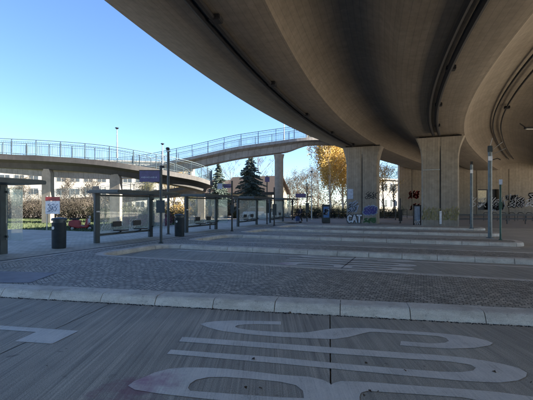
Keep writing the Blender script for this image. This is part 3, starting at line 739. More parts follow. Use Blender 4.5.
shc=[(8.5-3.35,'glass bus shelter cut by the left edge of the picture, beside the first bin'),(12.3,'large glass bus shelter between the first bin and the violet display pole'),(18.75,'glass bus shelter just right of the second bin'),(25.3,'glass bus shelter in front of the dark spruce'),(31.6,'farthest small glass bus shelter, next to the round footbridge pier')]
for i,(c,lb) in enumerate(shc):
    o=sh if i==0 else dup(sh)
    o.location=AC(-12,c,ZP); o.rotation_euler=(0,0,-TH); o['label']=lb; o.scale=(1,1,1.08 if i==0 else 1.0)
# ================================================================ BINS
b=empty('litter_bin',W(59,248.3,ZP),-TH,'tall dark litter bin with a white round sign beside the left shelter','bin','litter bins')
m=MB(); m.lathe((0,0,0),[(.21,0),(.23,.03),(.235,.88),(.245,.90)],20); m.build('body','binm',b,True)
m=MB(); m.lathe((0,0,.90),[(.20,0),(.20,.06),(.255,.065),(.255,.12),(.22,.16),(.02,.18)],20); m.build('lid','steel',b,True)
m=MB(); 
m.prism([(.055*math.cos(q),.055*math.sin(q)) for q in np.linspace(0,2*PI,15)[:-1]],.238,.25,lambda x,y,d:Vector((x,-d,.72+y))); m.build('sticker','white',b)
dup(b,W(179.5,236.3,ZP),-TH,'dark litter bin beside the thick grey pole, left of the second shelter pair')
# ================================================================ POLES
def pole(loc,h,r,mat,label,cat='pole',grp=None,name='stop_pole'):
    e=empty(name,loc,-TH,label,cat,grp); m=MB(); m.lathe((0,0,0),[(r*1.9,0),(r*1.9,.03),(r,.05),(r,h),(r*.6,h+.02)],12); m.build('mast',mat,e,True); return e
def part_box(e,nm,mat,c,d,bev=.01,lb=None,rz=0):
    m=MB(); m.box(c,d,rz,bev); o=m.build(nm,mat,e)
    if lb: o['label']=lb
    return o
e=pole(W(161,243.2,ZP),3.05,.055,'steel','slim dark pole carrying a violet display board','bus stop pole','bus stop poles')
e.rotation_euler.z=0
bd=part_box(e,'display_board','purple',(-.44,0,2.64),(.80,.10,.44)); m=MB()
for k in range(11): m.box((-.75+.058*k,-.055,2.60+.0),(.03,.006,.035+.015*(k%3)))
m.build('display_row','inkpale',bd)
part_box(bd,'display_frame','steel2',(-.44,.0,2.875),(.84,.13,.03))
part_box(e,'camera_box','steel2',(.05,0,3.02),(.16,.12,.1)); part_box(e,'timetable','steel',(.0,-.07,1.45),(.34,.05,.5))
e=pole(W(168.3,234.3,ZP),4.3,.065,'steel','tall thick grey pole with a small camera on top, behind the display pole','pole','tall poles')
part_box(e,'camera','steel2',(0,-.05,4.4),(.15,.2,.14),.03); part_box(e,'cap','galv',(0,0,4.28),(.18,.18,.05))
def stoppole(px,py,top,lb,boards,r=.05,mat='steel2',z=ZP):
    L=W(px,py,z); h=(HC+(HY-top)*L.y/F)-z; e=pole(L,h,r,mat,lb,'bus stop pole','bus stop poles'); e.rotation_euler.z=0
    k=L.y/F
    for (x0,y0,x1,y1,mt,nm) in boards:
        cx=((x0+x1)/2-px)*k; cz=HC+(HY-(y0+y1)/2)*k-z; part_box(e,nm,mt,(cx,-.04,cz),((x1-x0)*k,.06,(y1-y0)*k),.008)
    return e
stoppole(232,231.2,181,'dark stop pole with a round pale sign and boards, right of the third shelter',[(223.5,184,231,188,'purple','display_board'),(217.5,183.5,222.5,189,'inkpale','stop_sign'),(222,186,232,186.7,'steel2','arm'),(230.5,205,234,213,'steel','timetable')])
stoppole(210,229,190,'short dark stop pole in front of the third shelter glass',[(208.5,206,212,216,'steel','timetable')],.04)
stoppole(267,224.2,175.5,'tall stop pole with a violet sign left of the footbridge pier',[(265,177,269.5,182,'purple','stop_sign'),(264,203,269,213,'steel','timetable')])
stoppole(274.2,225.6,187.5,'stop pole with a long dark board beside the footbridge pier',[(262,192,274,195,'steel2','display_board'),(272.5,204,276.5,215,'steel','timetable')])
stoppole(307,221.5,183,'stop pole with a wide violet display board above the bending person',[(295.5,193.6,306,197.6,'purple','display_board'),(305.5,203,309,213,'steel','timetable'),(306.8,196,311,197,'steel2','arm')])
stoppole(292.5,220,200,'low dark post left of the bending person',[(291.5,200,293.5,205,'steel2','box')],.07,z=0)
stoppole(400.3,223.2,198.5,'dark pole standing between the two big viaduct piers',[(398.6,210,402,221,'steel2','cabinet')],.06,z=0)
stoppole(456,226,204,'black pole just right of the yellow graffiti pier',[(454.7,205,457.3,224,'steel2','cabinet')],.08,z=0)
stoppole(395.5,220,200,'thin dark pole left of the pole between the piers',[(394.5,201,397,206,'inkpale','sign')],.05,z=0)
# right poles
e=pole(W(471.5,228.6,ZP),4.1,.082,'pole','grey pole with a white label near its top, farther right pole on an island','pole','tall poles')
part_box(e,'label_plate','inkwhite',(0,-.09,3.65),(.16,.05,.22),.004); part_box(e,'cap','steel2',(0,0,4.18),(.14,.14,.22))
e=pole(W(490,238.2,ZP),3.95,.088,'pole','nearest and thickest grey pole on the right island with antenna arms','pole','tall poles')
part_box(e,'label_plate','inkwhite',(0,-.1,3.62),(.17,.05,.2),.004); part_box(e,'cap','steel',(0,0,4.05),(.19,.19,.3),.02)
m=MB(); m.tube([(.08,0,4.0),(.5,0,4.35)],.012,5); m.tube([(.08,0,3.8),(.62,-.1,4.05)],.012,5); m.tube([(0,0,4.2),(.1,0,4.55)],.012,5); m.build('antenna','galv',e)
m=MB(); m.tube([(.06,0,3.55),(.3,0,3.62),(.42,0,3.55)],.02,5); m.build('hook','steel2',e)
e=pole(W(500.5,240,ZP),2.6,.04,'green','slim green pole with a pale top, right of the thick grey pole','pole','tall poles')
part_box(e,'sign','inkpale',(0,-.05,2.5),(.13,.03,.22),.004); part_box(e,'box','green',(0,-.04,1.5),(.13,.05,.3),.004)
# totem
e=empty('information_totem',W(326,223,0),0,'dark information totem with a blue and white poster before the left viaduct pier','sign')
part_box(e,'case','steel',(0,0,.86),(.76,.16,1.68),.03); part_box(e,'foot','steel2',(0,0,.03),(.7,.3,.06)); p=part_box(e,'poster','blue',(.02,-.083,1.0),(.52,.02,1.0),.002)
m=MB(); scribble(m,lambda x,z,off=0:Vector((x,-.094-off,z)),-.18,.75,.34,.6,7,.09,77,.004); m.build('poster_figure','inkwhite',p)
# framed case with OX tag
e=empty('display_case',W(417,225,0),0,'small dark framed case tagged OX beside the right viaduct pier','display case')
m=MB(); 
for x in (-.28,.28): m.box((x,0,.8),(.06,.12,1.6))
m.box((0,0,1.6),(.66,.14,.08)); m.box((0,0,.1),(.56,.12,.08)); m.build('frame','steel2',e)
part_box(e,'panel','inkpale',(0,.02,.95),(.5,.03,1.2),.002); 
m=MB(); letters(m,lambda x,z,off=0:Vector((x,-.07-off,z)),'OX',-.24,.08,.2,.32,.07,.004); m.build('graffiti','inkwhite',e)
# guard rails under the deck
e=empty('guard_rail',W(500,224,0),0,'low dark steel guard rail before the graffiti wall','railing')
for k in range(14): part_box(e,'rail_post','steel2',(-4.2+k*1.6,0,.42),(.07,.07,.84),.005)
part_box(e,'rail_beam','steel2',(6.2,-.06,.80),(21,.05,.12)); part_box(e,'rail_beam','steel2',(6.2,-.06,.45),(21,.04,.10))
e=empty('cycle_parking',W(508,221,0),0,'dark cycle parking bars with a bench at the foot of the wall','bike rack')
for k in range(6):
    m=MB(); m.tube([(-2+k*.9,0,0),(-2+k*.9,0,.75),(-2+k*.9,.25,.85),(-2+k*.9,.8,.85),(-2+k*.9,.95,.7),(-2+k*.9,.95,0)],.03,6); m.build('hoop','steel2',e)
part_box(e,'bench','steel2',(4.6,0,.42),(2.2,.5,.1)); part_box(e,'bench_leg','steel2',(4.0,0,.2),(.1,.4,.4)); part_box(e,'bench_leg','steel2',(5.2,0,.2),(.1,.4,.4))
for (px,Y,lb) in ((413,44,'tall dark post beside the left part of the graffiti wall'),):
    pass
# town sign at left
e=empty('street_sign',W(47,232.4,0),0,'white sign board with a red top edge on a thin pole behind the first bin','sign')
m=MB(); m.tube([(0,0,0),(0,0,2.2)],.03,8); m.build('pole','galv',e); part_box(e,'board','white',(.37,-.05,1.5),(.86,.04,.78),.01); part_box(e,'header','red',(.37,-.05,2.02),(.86,.045,.24),.005)
m=MB(); scribble(m,lambda x,z,off=0:Vector((x,-.072-off,z)),.05,1.25,.62,.5,8,.03,12,.004); m.build('map_drawing','inkpale',e)
# red scooter
def scooter():
    e=empty('motor_scooter',W(81,231.8,0)+Vector((0,0,0)),R(8),'red motor scooter with a white front parked left of the large glass shelter','scooter')
    for x in (-.5,.5):
        m=MB(); m.tube([(x+.16*math.cos(q),0,.2+.16*math.sin(q)) for q in np.linspace(0,2*PI,17)],.05,8,False); w=m.build('wheel','rubber',e,True)
        m=MB(); m.tube([(x,-.04,.2),(x,.04,.2)],.10,12); m.build('rim','galv',w)
    out=[(-.72,.42),(-.68,.66),(-.45,.74),(-.05,.72),(.0,.40),(.22,.34),(.34,.80),(.46,.84),(.52,.5),(.44,.26),(-.1,.22),(-.5,.30)]
    m=MB(); m.prism(out,-.17,.17,lambda x,y,d:Vector((x,d,y))); o=m.build('body','red',e)
    bv=o.modifiers.new('b','BEVEL'); bv.width=.05; bv.segments=3
    m=MB(); m.box((-.38,0,.79),(.6,.28,.10),0,.04); m.build('seat','rubber',e)
    m=MB(); m.box((.46,0,.62),(.10,.36,.42),0,.04); m.build('front_shield','white',e)
    m=MB(); m.tube([(.42,-.3,.98),(.42,0,.94),(.42,.3,.98)],.02,6); m.tube([(.46,0,.4),(.40,0,.94)],.03,6); m.build('handlebar','steel2',e)
    m=MB(); m.tube([(.5,0,.9),(.56,0,.9)],.07,10); m.build('headlight','lampglass',e)
scooter()
# parked cars behind the shelters
def car(loc,rz,mat,label):
    e=empty('parked_car',loc,rz,label,'car','cars parked behind the shelters')
    body=[(-2.1,.35),(-2.12,.75),(-2.0,.92),(-1.2,.98),(1.0,.95),(1.95,.80),(2.1,.62),(2.1,.32),(1.7,.25),(-1.8,.25)]
    m=MB(); m.prism(body,-.86,.86,lambda x,y,d:Vector((x,d,y))); o=m.build('body',mat,e); bv=o.modifiers.new('b','BEVEL'); bv.width=.08; bv.segments=3
    cab=[(-1.75,.93),(-1.3,1.42),(.15,1.46),(.55,1.36),(1.15,.92)]
    m=MB(); m.prism(cab,-.72,.72,lambda x,y,d:Vector((x,d*(1 if y<1.2 else .86),y))); m.build('windows','carglass',e)
    m=MB(); m.prism([(-1.34,1.40),(-1.25,1.46),(.12,1.50),(.52,1.38)],-.66,.66,lambda x,y,d:Vector((x,d,y))); m.build('roof',mat,e)
    for x in (-1.3,1.35):
        for y in (-.80,.80):
            m=MB(); m.tube([(x,y-.1,.31),(x,y+.1,.31)],.31,18); w=m.build('wheel','rubber',e,True); m=MB(); m.tube([(x,y-.11,.31),(x,y+.11,.31)],.18,12); m.build('rim','galv',w)
    for y in (-.6,.6):
        m=MB(); m.box((2.06,y,.66),(.1,.34,.14),0,.02); m.build('headlight','lampglass',e)
        m=MB(); m.box((-2.08,y,.78),(.08,.3,.14),0,.02); m.build('tail_light','red',e)
    return e
car(Vector(((262-CX)/F*43,43.3,0)),R(3),'silver','silver parked car partly hidden by the shelter before the footbridge pier')
# ================================================================ PERSON (skin surface)
def skinned(name,verts,edges,rad,mat,par,sub=2,root=0):
    me=bpy.data.meshes.new(name); me.from_pydata(verts,edges,[]); o=bpy.data.objects.new(name,me); COL.objects.link(o); o.parent=par
    sk=o.modifiers.new('skin','SKIN'); sk.use_smooth_shade=True
    for i,r in enumerate(rad): me.skin_vertices[0].data[i].radius=r if isinstance(r,tuple) else (r,r)
    me.skin_vertices[0].data[root].use_root=True
    sb=o.modifiers.new('sub','SUBSURF'); sb.levels=sub; sb.render_levels=sub
    me.materials.append(M[mat]); return o
pe=empty('person',W(301,222.4,0),R(20),'person in dark clothes bending forward over blue luggage at the far stop','person')
pv=[(0,0,.82),(.02,0,.98),(.0,-.04,1.14),(-.06,-.08,1.26),(-.10,-.10,1.33),(-.13,-.12,1.42),(-.14,-.13,1.50), # pelvis..head
    (-.02,-.20,1.22),(-.08,-.26,.98),(-.22,-.26,.80),   # near arm
    (-.02,.15,1.22),(-.10,.22,.98),(-.24,.18,.80),
    (.02,-.10,.76),(-.06,-.11,.44),(.06,-.12,.08),(-.08,-.14,.03),
    (.04,.10,.76),(.04,.12,.44),(.18,.12,.08),(.06,.13,.03)]
pe_e=[(0,1),(1,2),(2,3),(3,4),(4,5),(5,6),(3,7),(7,8),(8,9),(3,10),(10,11),(11,12),(0,13),(13,14),(14,15),(15,16),(0,17),(17,18),(18,19),(19,20)]
pr=[.13,.12,.14,.10,.05,.085,.06,.055,.042,.03,.055,.042,.03,.085,.055,.04,.04,.085,.055,.04,.04]
pr=[(r*1.0,r*.9) for r in pr]
# fingers
for hnd in (9,12):
    hx,hy,hz=pv[hnd]; 
    pv.append((hx-.03,hy,hz-.05)); palm=len(pv)-1; pe_e.append((hnd,palm)); pr.append((.03,.018))
    for k in range(5):
        dy=(-.03+.015*k) if k<4 else .035; ln=[.05,.06,.057,.045,.035][k]
        pv.append((hx-.04-(.0 if k<4 else .005),hy+dy,hz-.075 if k<4 else hz-.05)); a=len(pv)-1; pv.append((hx-.045+.01,hy+dy*1.1,(hz-.08-ln) if k<4 else hz-.09)); pe_e+=[(palm,a),(a,a+1)]; pr+=[(.009,.009),(.007,.007)]
skinned('body',pv,pe_e,pr,'skin',pe,2,0)
skinned('jacket',pv[0:4]+[pv[7],(-.08,-.26,.98),(-.205,-.26,.825),pv[10],(-.10,.22,.98),(-.225,.185,.825)],[(0,1),(1,2),(2,3),(3,4),(4,5),(5,6),(3,7),(7,8),(8,9)],[.165,.15,.17,.13,.08,.062,.045,.08,.062,.045],'coat',pe,2,0)
skinned('trousers',[(0,0,.80),(.02,-.10,.74),(-.06,-.11,.44),(.055,-.12,.12),(.04,.10,.74),(.04,.12,.44),(.175,.12,.12)],[(0,1),(1,2),(2,3),(0,4),(4,5),(5,6)],[.155,.105,.075,.058,.105,.075,.058],'jeans',pe,2,0)
m=MB(); 
bmh=bmesh.new(); bmesh.ops.create_uvsphere(bmh,u_segments=12,v_segments=8,radius=.10)
for v in bmh.verts: v.co=Vector((v.co.x*1.05-.12,v.co.y*.98-.125,v.co.z*.8+1.50))
m.add([v.co for v in bmh.verts],[[v.index for v in f.verts] for f in bmh.faces]); bmh.free(); m.build('hair','hair',pe,True)
for q in ((-.225,-.16,1.455),(-.225,-.09,1.455)): 
    m=MB(); m.box(q,(.02,.025,.012),0,.003); m.build('eye','ink',pe)
m=MB(); m.box((-.235,-.125,1.43),(.035,.02,.04),0,.006); m.build('nose','skin',pe)
for y,x in ((-.14,-.12),(.13,.02)): 
    m=MB(); m.box((x,y,.045),(.27,.10,.09),0,.03); m.build('shoe','rubber',pe)
sc=empty('suitcase',W(297.6,222.4,0),R(20),'small blue wheeled case under the hands of the bending person','luggage')
part_box(sc,'case','bluebag',(0,0,.33),(.36,.26,.50),.05)
m=MB(); m.tube([(.1,-.08,.56),(.1,-.08,.76),(.1,.08,.76),(.1,.08,.56)],.012,6); m.build('handle','steel2',sc)
for x in (-.12,.12): part_box(sc,'wheel','rubber',(x,-.08,.04),(.07,.04,.07),.015)
# ================================================================ VEGETATION
def leaves(centers,n,spread,size,rg,droop=0,flat=.5):
    C=np.array([tuple(c) for c in centers]); idx=rg.integers(0,len(C),n); p=C[idx]+rg.normal(0,1,(n,3))*np.array(spread)
    a=rg.normal(0,1,(n,3)); a/=np.linalg.norm(a,axis=1)[:,None]; b=rg.normal(0,1,(n,3)); b-= (a*b).sum(1)[:,None]*a; b/=np.linalg.norm(b,axis=1)[:,None]
    s=size*rg.uniform(.6,1.3,n)[:,None]
    if droop: a=a*.35; a[:,2]-=droop; a/=np.linalg.norm(a,axis=1)[:,None]; b=b-(a*b).sum(1)[:,None]*a; b/=np.linalg.norm(b,axis=1)[:,None]
    V=np.stack([p-a*s,p+b*s*flat,p+a*s,p-b*s*flat],1).reshape(-1,3); Fc=np.arange(4*n).reshape(-1,4)
    return V,Fc
def mbnp(V,Fc):
    m=MB(); m.v=V.tolist(); m.f=[tuple(f) for f in Fc.tolist()]; return m
def skeleton(h,r0,rg,spread=.5,levels=3,nb=7,start=.3,up=.5,crooked=.06,sub=4,minr=.012):
    m=MB(); tips=[]
    def br(p,d,l,r,lv):
        pts=[p]; rs=[r]; k=5; dd=d.copy()
        for i in range(k):
            dd=(dd+Vector((rg.uniform(-1,1),rg.uniform(-1,1),rg.uniform(-.3,.6)))*crooked*(1+lv)).normalized(); pts.append(pts[-1]+dd*l/k); rs.append(max(minr*.5,r*(1-(i+1)/k*.75)))
        m.tube(pts,rs,6 if lv==0 else 4,False)
        if lv>=levels: tips.extend(pts[2:]); return
        if lv>0: tips.append(pts[-1])
        n=nb if lv==0 else sub
        for j in range(n):
            t=start+(1-start)*(j+rg.random())/n if lv==0 else .25+.75*rg.random(); i=min(k-1,int(t*k)); q=pts[i].lerp(pts[i+1],t*k-i)
            a=rg.uniform(0,2*PI); s=Vector((math.cos(a),math.sin(a),0)); nd=(s*spread*1.6+Vector((0,0,up))+dd*.5).normalized()
            br(q,nd,l*(.48 if lv==0 else .55)*(1.15-.5*t if lv==0 else 1)*rg.uniform(.75,1.2),max(minr,rs[i]*.5),lv+1)
    br(Vector((0,0,0)),Vector((0,0,1)),h,r0,0); return m,tips
def spruce(name_label,loc,h,rad,seed,grp='spruces by the house'):
    rg=np.random.default_rng(seed); rr=random.Random(seed); e=empty('spruce_tree',loc,0,name_label,'tree',grp)
    m=MB(); m.tube([(0,0,0),(0,0,h*.6),(0,0,h)],[.17,.10,.015],8); m.build('trunk','bark',e)
    V=[];Fc=[]; o=0; z=.5
    while z<h-.05:
        t=z/h; R0=rad*(1-t)**.85*rr.uniform(.8,1.12)+.06; nb=int(7+8*(1-t))
        for k in range(nb):
            a=rr.uniform(0,2*PI); L=R0*rr.uniform(.7,1.12); n=int(36+L*85); u=rg.uniform(0.1,1,n)
            x=u*L; zz=z-.34*x-.05*x*x+.1*u**3*L+rg.normal(0,.04,n); wd=.20*L*(1-u)+.05; y=rg.normal(0,1,n)*wd*.8
            P=np.stack([x*math.cos(a)-y*math.sin(a),x*math.sin(a)+y*math.cos(a),zz],1)
            A=np.stack([np.full(n,math.cos(a)),np.full(n,math.sin(a)),np.full(n,-.4)],1)+rg.normal(0,.5,(n,3)); A/=np.linalg.norm(A,axis=1)[:,None]
            B=rg.normal(0,1,(n,3)); B-=(A*B).sum(1)[:,None]*A; B/=np.linalg.norm(B,axis=1)[:,None]; s=.10
            Q=np.stack([P-A*s,P+B*s*.4,P+A*s,P-B*s*.4],1).reshape(-1,3); V.append(Q); Fc.append(np.arange(4*n).reshape(-1,4)+o); o+=4*n
        z+=.20+.10*(1-t)
    mbnp(np.concatenate(V),np.concatenate(Fc)).build('crown','needle',e,fixn=False); return e
spruce('large dark spruce in front of the house, tallest conifer',Vector(((250.5-CX)/F*52,52,0)),8.3,4.0,3)
spruce('smaller dark spruce left of the house behind the second bin',Vector(((218.5-CX)/F*64,64,0)),8.6,3.0,5)
# birch
rg=np.random.default_rng(11)
def birch(px,Y,h,label,seed,nl,scale_r=1.0):
    e=empty('birch_tree',Vector(((px-CX)/F*Y,Y,0)),rng.uniform(0,6),label,'tree','yellow birches'); rr=random.Random(seed); rg=np.random.default_rng(seed)
    m,tips=skeleton(h,.17,rr,.42,3,17,.14,.75,.04,5,.018); m.build('trunk','birch',e)
    hang=[]
    for t in tips:
        if rr.random()<.55:
            for k in range(rr.randint(5,13)): hang.append(t+Vector((rr.uniform(-.1,.1),rr.uniform(-.1,.1),-.28*k)))
        else: hang.append(t)
    V,Fc=leaves(hang,nl,(.16,.16,.14),.085,rg,.6,.6); mbnp(V,Fc).build('crown','yellow',e,fixn=False); return e
birch(331,51,10.2,'yellow weeping birch with a white trunk left of the big graffiti pier',4,34000)
birch(343,56,9.5,'golden birch partly hidden by the left edge of the graffiti pier',9,30000)
def bare(px,Y,h,label,seed,leafmat=None,nl=0,grp='bare autumn trees',lsize=.07,base=0,r=.16,cat='tree',nb=11,start=.22,spread=.6):
    e=empty('autumn_tree',Vector(((px-CX)/F*Y,Y,base)),0,label,cat,grp); rr=random.Random(seed); rg=np.random.default_rng(seed)
    m,tips=skeleton(h,r,rr,spread,3,nb,start,.6,.06,5,.016); m.build('trunk','twig',e)
    if nl:
        V,Fc=leaves(tips,nl,(.3,.3,.25),lsize,rg); mbnp(V,Fc).build('crown',leafmat,e,fixn=False)
    return e
bare(298,66,5.6,'bare brown tree right of the round footbridge pier',21,'brown',2600)
bare(306,72,6.0,'reddish thin tree behind the far stop pole',22,'brown',3200)
bare(318,78,7.0,'thin tree with rusty leaves behind the street lamp',23,'brown',3600)
bare(289,70,5.2,'low twiggy tree at the right corner of the house',24,'brown',1800)
bare(262,74,9.2,'bare tall tree behind the large spruce',25)
bare(205,78,7.6,'bare tree left of the smaller spruce',26)
bare(232,80,8.6,'bare tree between the two spruces',27)
bare(384,60,6.0,'tree with yellow leaves seen between the two big piers, left one',28,'yellow',4200)
bare(394,66,5.6,'sparse tree with orange leaves seen between the two big piers, right one',29,'brown',2600)
bare(174,56,5.4,'yellow green tree behind the thick grey pole',30,'yellow',6500)
bare(187,60,4.6,'olive tree left of the smaller spruce, beyond the ramp turn',31,'olive',6000)
bare(152,60,4.8,'olive leafy tree behind the violet display',32,'olive',6000)
bare(64,60,4.6,'bare brown tree between the sign board and the large shelter',33,'brown',2500)
bare(20,58,4.4,'bare brown tree behind the left shelter',34,'brown',2600)
bare(90,64,4.8,'bare brown tree behind the large shelter post',35,'brown',2600)
# shrubs : prototypes
def shrub(kind,seed):
    e=empty('shrub',(0,0,0),0,'x','shrub'); rr=random.Random(seed); rg=np.random.default_rng(seed)
    m=MB(); tips=[]
    for k in range(60):
        a=rr.uniform(0,2*PI); s=rr.uniform(0,.5); p=Vector((math.cos(a)*s,math.sin(a)*s,0)); d=Vector((math.cos(a)*rr.uniform(.1,.7),math.sin(a)*rr.uniform(.1,.7),1)).normalized(); l=rr.uniform(.9,1.9)
        pts=[p]; 
        for i in range(4): d=(d+Vector((rr.uniform(-.2,.2),rr.uniform(-.2,.2),rr.uniform(-.05,.1)))).normalized(); pts.append(pts[-1]+d*l/4)
        m.tube(pts,[.016,.013,.010,.007,.004],3,False); tips+=pts[1:]
        for q in range(4):
            b=pts[rr.randint(1,4)]; dd=Vector((rr.uniform(-1,1),rr.uniform(-1,1),rr.uniform(.1,1))).normalized()*rr.uniform(.2,.5); m.tube([b,b+dd],[.007,.003],3,False); tips.append(b+dd)
    m.build('stems','twig',e,fixn=False)
    mat,n=kind
    V,Fc=leaves(tips,n,(.13,.13,.12),.05,rg); mbnp(V,Fc).build('foliage',mat,e,fixn=False); return e
protos={'brown':shrub(('brown',1300),1),'green':shrub(('greenl',3000),2),'olive':shrub(('olive',3000),3),'mauve':shrub(('mauve',1500),4),'yel':shrub(('yellow',1800),5)}
used=set()
def putshrub(kind,px,Y,s,lb,grp):
    p=protos[kind]; loc=Vector(((px-CX)/F*Y,Y,0)); rz=rng.uniform(0,6)
    if kind in used: o=dup(p,loc,rz,lb,(s*rng.uniform(1.0,1.25),s,s))
    else: used.add(kind); o=p; o.location=loc; o.rotation_euler=(0,0,rz); o.scale=(s,s,s)
    o['label']=lb; o['group']=grp
g1='brown bare shrubs beyond the lawn'
for i,px in enumerate([-12,2,14,25,36,47,57,67,77,87,96,105]):
    putshrub('brown',px,43+rng.uniform(-1.5,2),1.3+.25*rng.random(),'brown bare shrub in the row beyond the lawn, under the left ramp',g1)
g2='green shrubs behind the large shelter'
for i,px in enumerate([98,107,116,126,137,147,158,166,176]):
    putshrub('green' if i%2 else 'olive',px,32+rng.uniform(-1,5),.72+.25*rng.random(),'dark green shrub behind the large shelter glass' if i%2 else 'olive shrub behind the large shelter glass',g2)
for px,Y,lb in ((126,27.5,'mauve flowering shrub behind the large shelter, left one'),(141,28.5,'mauve flowering shrub behind the large shelter, right one'),(163,29,'mauve flowering shrub between the two tall poles')):
    putshrub('mauve',px,Y,.55,lb,'mauve flowering shrubs')
for px,Y,s,lb in ((172,40,1.25,'yellow shrub behind the thick grey pole'),(183,44,1.1,'yellow shrub left of the third shelter'),(126,45,1.2,'yellow shrub below the middle ramp pier')):
    putshrub('yel',px,Y,s,lb,'yellow shrubs')
for i,px in enumerate([190,199,208,216,226,236,246]):
    putshrub('green' if i%2 else 'brown',px,46+rng.uniform(0,5),.8+.3*rng.random(),'low green shrub behind the third and fourth shelters' if i%2 else 'low brown shrub behind the third and fourth shelters','shrubs behind the far shelters')
for i,px in enumerate([287,293,299,305,311,317,323,329,335,341,347,380,386,392,398]):
    putshrub(['olive','brown','green'][i%3],px,50+rng.uniform(0,2),.75+.15*rng.random(),['olive','brown','dark green'][i%3]+' shrub in the hedge row behind the far stop',"hedge row behind the far stop")
# fence behind far pavement
e=empty('fence',(5,48.6,0),R(1.5),'low dark wire fence along the hedge behind the far stop','fence')
for k in range(14): part_box(e,'fence_post','steel2',(-6+k*1.4,0,.55),(.06,.06,1.1),.005)
m=MB()
for z in (.2,.5,.8,1.08): m.box((3.1,0,z),(18.2,.02,.035))
for k in range(120): m.box((-6+k*.152,0,.62),(.012,.012,.95))
m.build('fence_mesh','steel2',e)
# kerb-side low wall of far pavement
# ================================================================ BUILDINGS
def facade_block(name,label,cat,c,w,d,h,rz,floors,bays,mat,trim='white',rowwin=.52,groundf=0.6):
    e=empty(name,c,rz,label,cat); m=MB(); m.box((0,d/2,h/2),(w,d,h)); m.build('wall',mat,e)
    m=MB(); m.box((0,d/2,h+.15),(w+.6,d+.6,.3)); m.build('roof','pw',e)
    fh=h/floors; bw=w/bays; n=0
    for f in range(floors):
        for k in range(bays):
            if n>=96: break
            n+=1; x=-w/2+bw*(k+.5); z=fh*(f+.55)
            m=MB(); m.box((x,.0,z),(bw*.74,.10,fh*rowwin)); wv=m.build('window',trim,e)
            m=MB(); 
            for s in (-1,1): m.box((x+s*bw*.175,-.045,z),(bw*.31,.05,fh*rowwin*.86))
            m.build('pane','win',wv)
    return e
facade_block('office_building','long pale office block with bands of windows beyond the left ramp','building',Vector((-48,104,0)),58,12,13.2,R(14),4,18,'pw','pw')
o=facade_block('office_building','plain cream building end left of the long office block','building',Vector((-84,118,0)),26,12,13.5,R(14),4,6,'plaster','pw',.4)
facade_block('white_building','bright white low building seen between the two big piers','building',Vector((33,98,0)),16,8,7.6,R(35),2,5,'pw')
# house
e=empty('house',Vector(((257-CX)/F*66,66,0)),R(-24),'house with a steep brown tiled roof and a sunlit cream gable behind the large spruce','house')
L_,Wd,zE,zR=8.2,6.2,3.8,6.2
m=MB(); m.add([(-L_/2,-Wd/2,0),(L_/2,-Wd/2,0),(L_/2,Wd/2,0),(-L_/2,Wd/2,0),(-L_/2,-Wd/2,zE),(L_/2,-Wd/2,zE),(L_/2,Wd/2,zE),(-L_/2,Wd/2,zE),(-L_/2,0,zR-.2),(L_/2,0,zR-.2)],[(0,1,5,4),(1,2,6,9,5),(2,3,7,6),(3,0,4,8,7),(4,5,9,8),(6,7,8,9)]); m.build('wall','plaster',e)
m=MB(); ov=.5
for s in (-1,1):
    a=(0,zR); b=(s*(Wd/2+ov),zE-ov*(zR-zE)/(Wd/2))
    q=[(-L_/2-ov,a[0],a[1]),(L_/2+ov,a[0],a[1]),(L_/2+ov,b[0],b[1]),(-L_/2-ov,b[0],b[1])]
    m.add([(x,y,z) for x,y,z in q]+[(x,y,z+.18) for x,y,z in q],[(0,1,2,3),(4,7,6,5),(0,4,5,1),(1,5,6,2),(2,6,7,3),(3,7,4,0)])
rf=m.build('roof','roof',e)
m=MB(); m.box((-1.5,.6,zR+.2),(.6,.6,1.3)); m.build('chimney','roof',rf)
for x in (-3,-1,1.2,3.1):
    m=MB(); m.box((x,-Wd/2-.0,2.2),(1.0,.10,1.3)); wv=m.build('window','white',e); m=MB(); m.box((x,-Wd/2-.045,2.2),(.82,.06,1.1)); m.build('pane','win',wv)
for y,z in ((-1.4,2.2),(1.4,2.2),(0,4.6)):
    m=MB(); m.box((L_/2,y,z),(.10,.95,1.2)); wv=m.build('window','white',e); m=MB(); m.box((L_/2+.045,y,z),(.06,.78,1.0)); m.build('pane','win',wv)
# low white house left
e=empty('house',Vector(((214-CX)/F*72,72,0)),R(-10),'low house with a long brown roof left of the large spruce','house')
m=MB(); m.box((0,0,1.8),(9,6,3.6)); m.build('wall','plaster',e); m=MB(); m.prism([(-3.6,3.5),(0,5.9),(3.6,3.5),(3.6,3.7),(0,6.15),(-3.6,3.7)],-4.9,4.9,lambda x,y,d:Vector((d,x,y))); m.build('roof','roof',e)
for x in (-2.8,0,2.8):
    m=MB(); m.box((x,-3.0,2.0),(1.1,.1,1.3)); wv=m.build('window','white',e); m=MB(); m.box((x,-3.045,2.0),(.9,.06,1.1)); m.build('pane','win',wv)
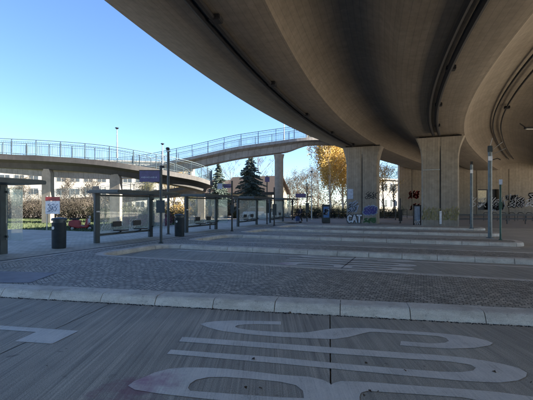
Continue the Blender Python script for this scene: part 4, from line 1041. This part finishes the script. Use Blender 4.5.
# distant row of trees at the horizon
V=[];cc=[]
for k in range(300):
    x=-230+k*1.55; y=175+20*math.sin(k*.31)+rng.uniform(-6,6); hh=5+2.5*math.sin(k*.17)+rng.uniform(0,3)
    for j in range(5): cc.append((x+rng.uniform(-2,2),y,rng.uniform(.5,hh)))
Vv,Fc=leaves(cc,26000,(1.4,1.2,.9),.42,np.random.default_rng(99))
tag(mbnp(Vv,Fc).build('distant_wood','brown',fixn=False),'far brown wood along the horizon','wood',kind='stuff')
# ================================================================ LIGHT, SKY, CAMERA
AZ=R(93); EL=R(31)
sd=Vector((math.sin(AZ)*math.cos(EL),math.cos(AZ)*math.cos(EL),math.sin(EL)))
sun=bpy.data.lights.new('sun','SUN'); sun.energy=5.0; sun.angle=R(.5); sun.color=(1,.90,.76)
so=bpy.data.objects.new('sun',sun); COL.objects.link(so); so.rotation_euler=sd.to_track_quat('Z','Y').to_euler()
w=bpy.data.worlds.new('World'); S.world=w; w.use_nodes=True; nt=w.node_tree; bg=nt.nodes['Background']
sk=nt.nodes.new('ShaderNodeTexSky'); sk.sky_type='NISHITA'; sk.sun_disc=False; sk.sun_elevation=EL; sk.sun_rotation=AZ; sk.air_density=1.0; sk.dust_density=.25; sk.ozone_density=2.2; sk.altitude=100
tint=nt.nodes.new('ShaderNodeMix'); tint.data_type='RGBA'; tint.blend_type='MULTIPLY'; tint.inputs[0].default_value=1; tint.inputs[7].default_value=(.50,.605,.76,1); nt.links.new(sk.outputs[0],tint.inputs[6]); nt.links.new(tint.outputs[2],bg.inputs[0]); bg.inputs[1].default_value=.05
cam=bpy.data.cameras.new('camera'); co=bpy.data.objects.new('camera',cam); COL.objects.link(co)
co.location=(0,0,HC); co.rotation_euler=(R(90),0,0); cam.sensor_width=36; cam.lens=36*400/533; cam.shift_y=(HY-200)/533; cam.clip_end=3000; cam.clip_start=.05
S.camera=co
S.render.engine='CYCLES'; S.cycles.max_bounces=12; S.cycles.diffuse_bounces=8; S.cycles.transparent_max_bounces=16
S.view_settings.view_transform='Standard'; S.view_settings.look='None'; S.view_settings.exposure=3.05; S.view_settings.gamma=1
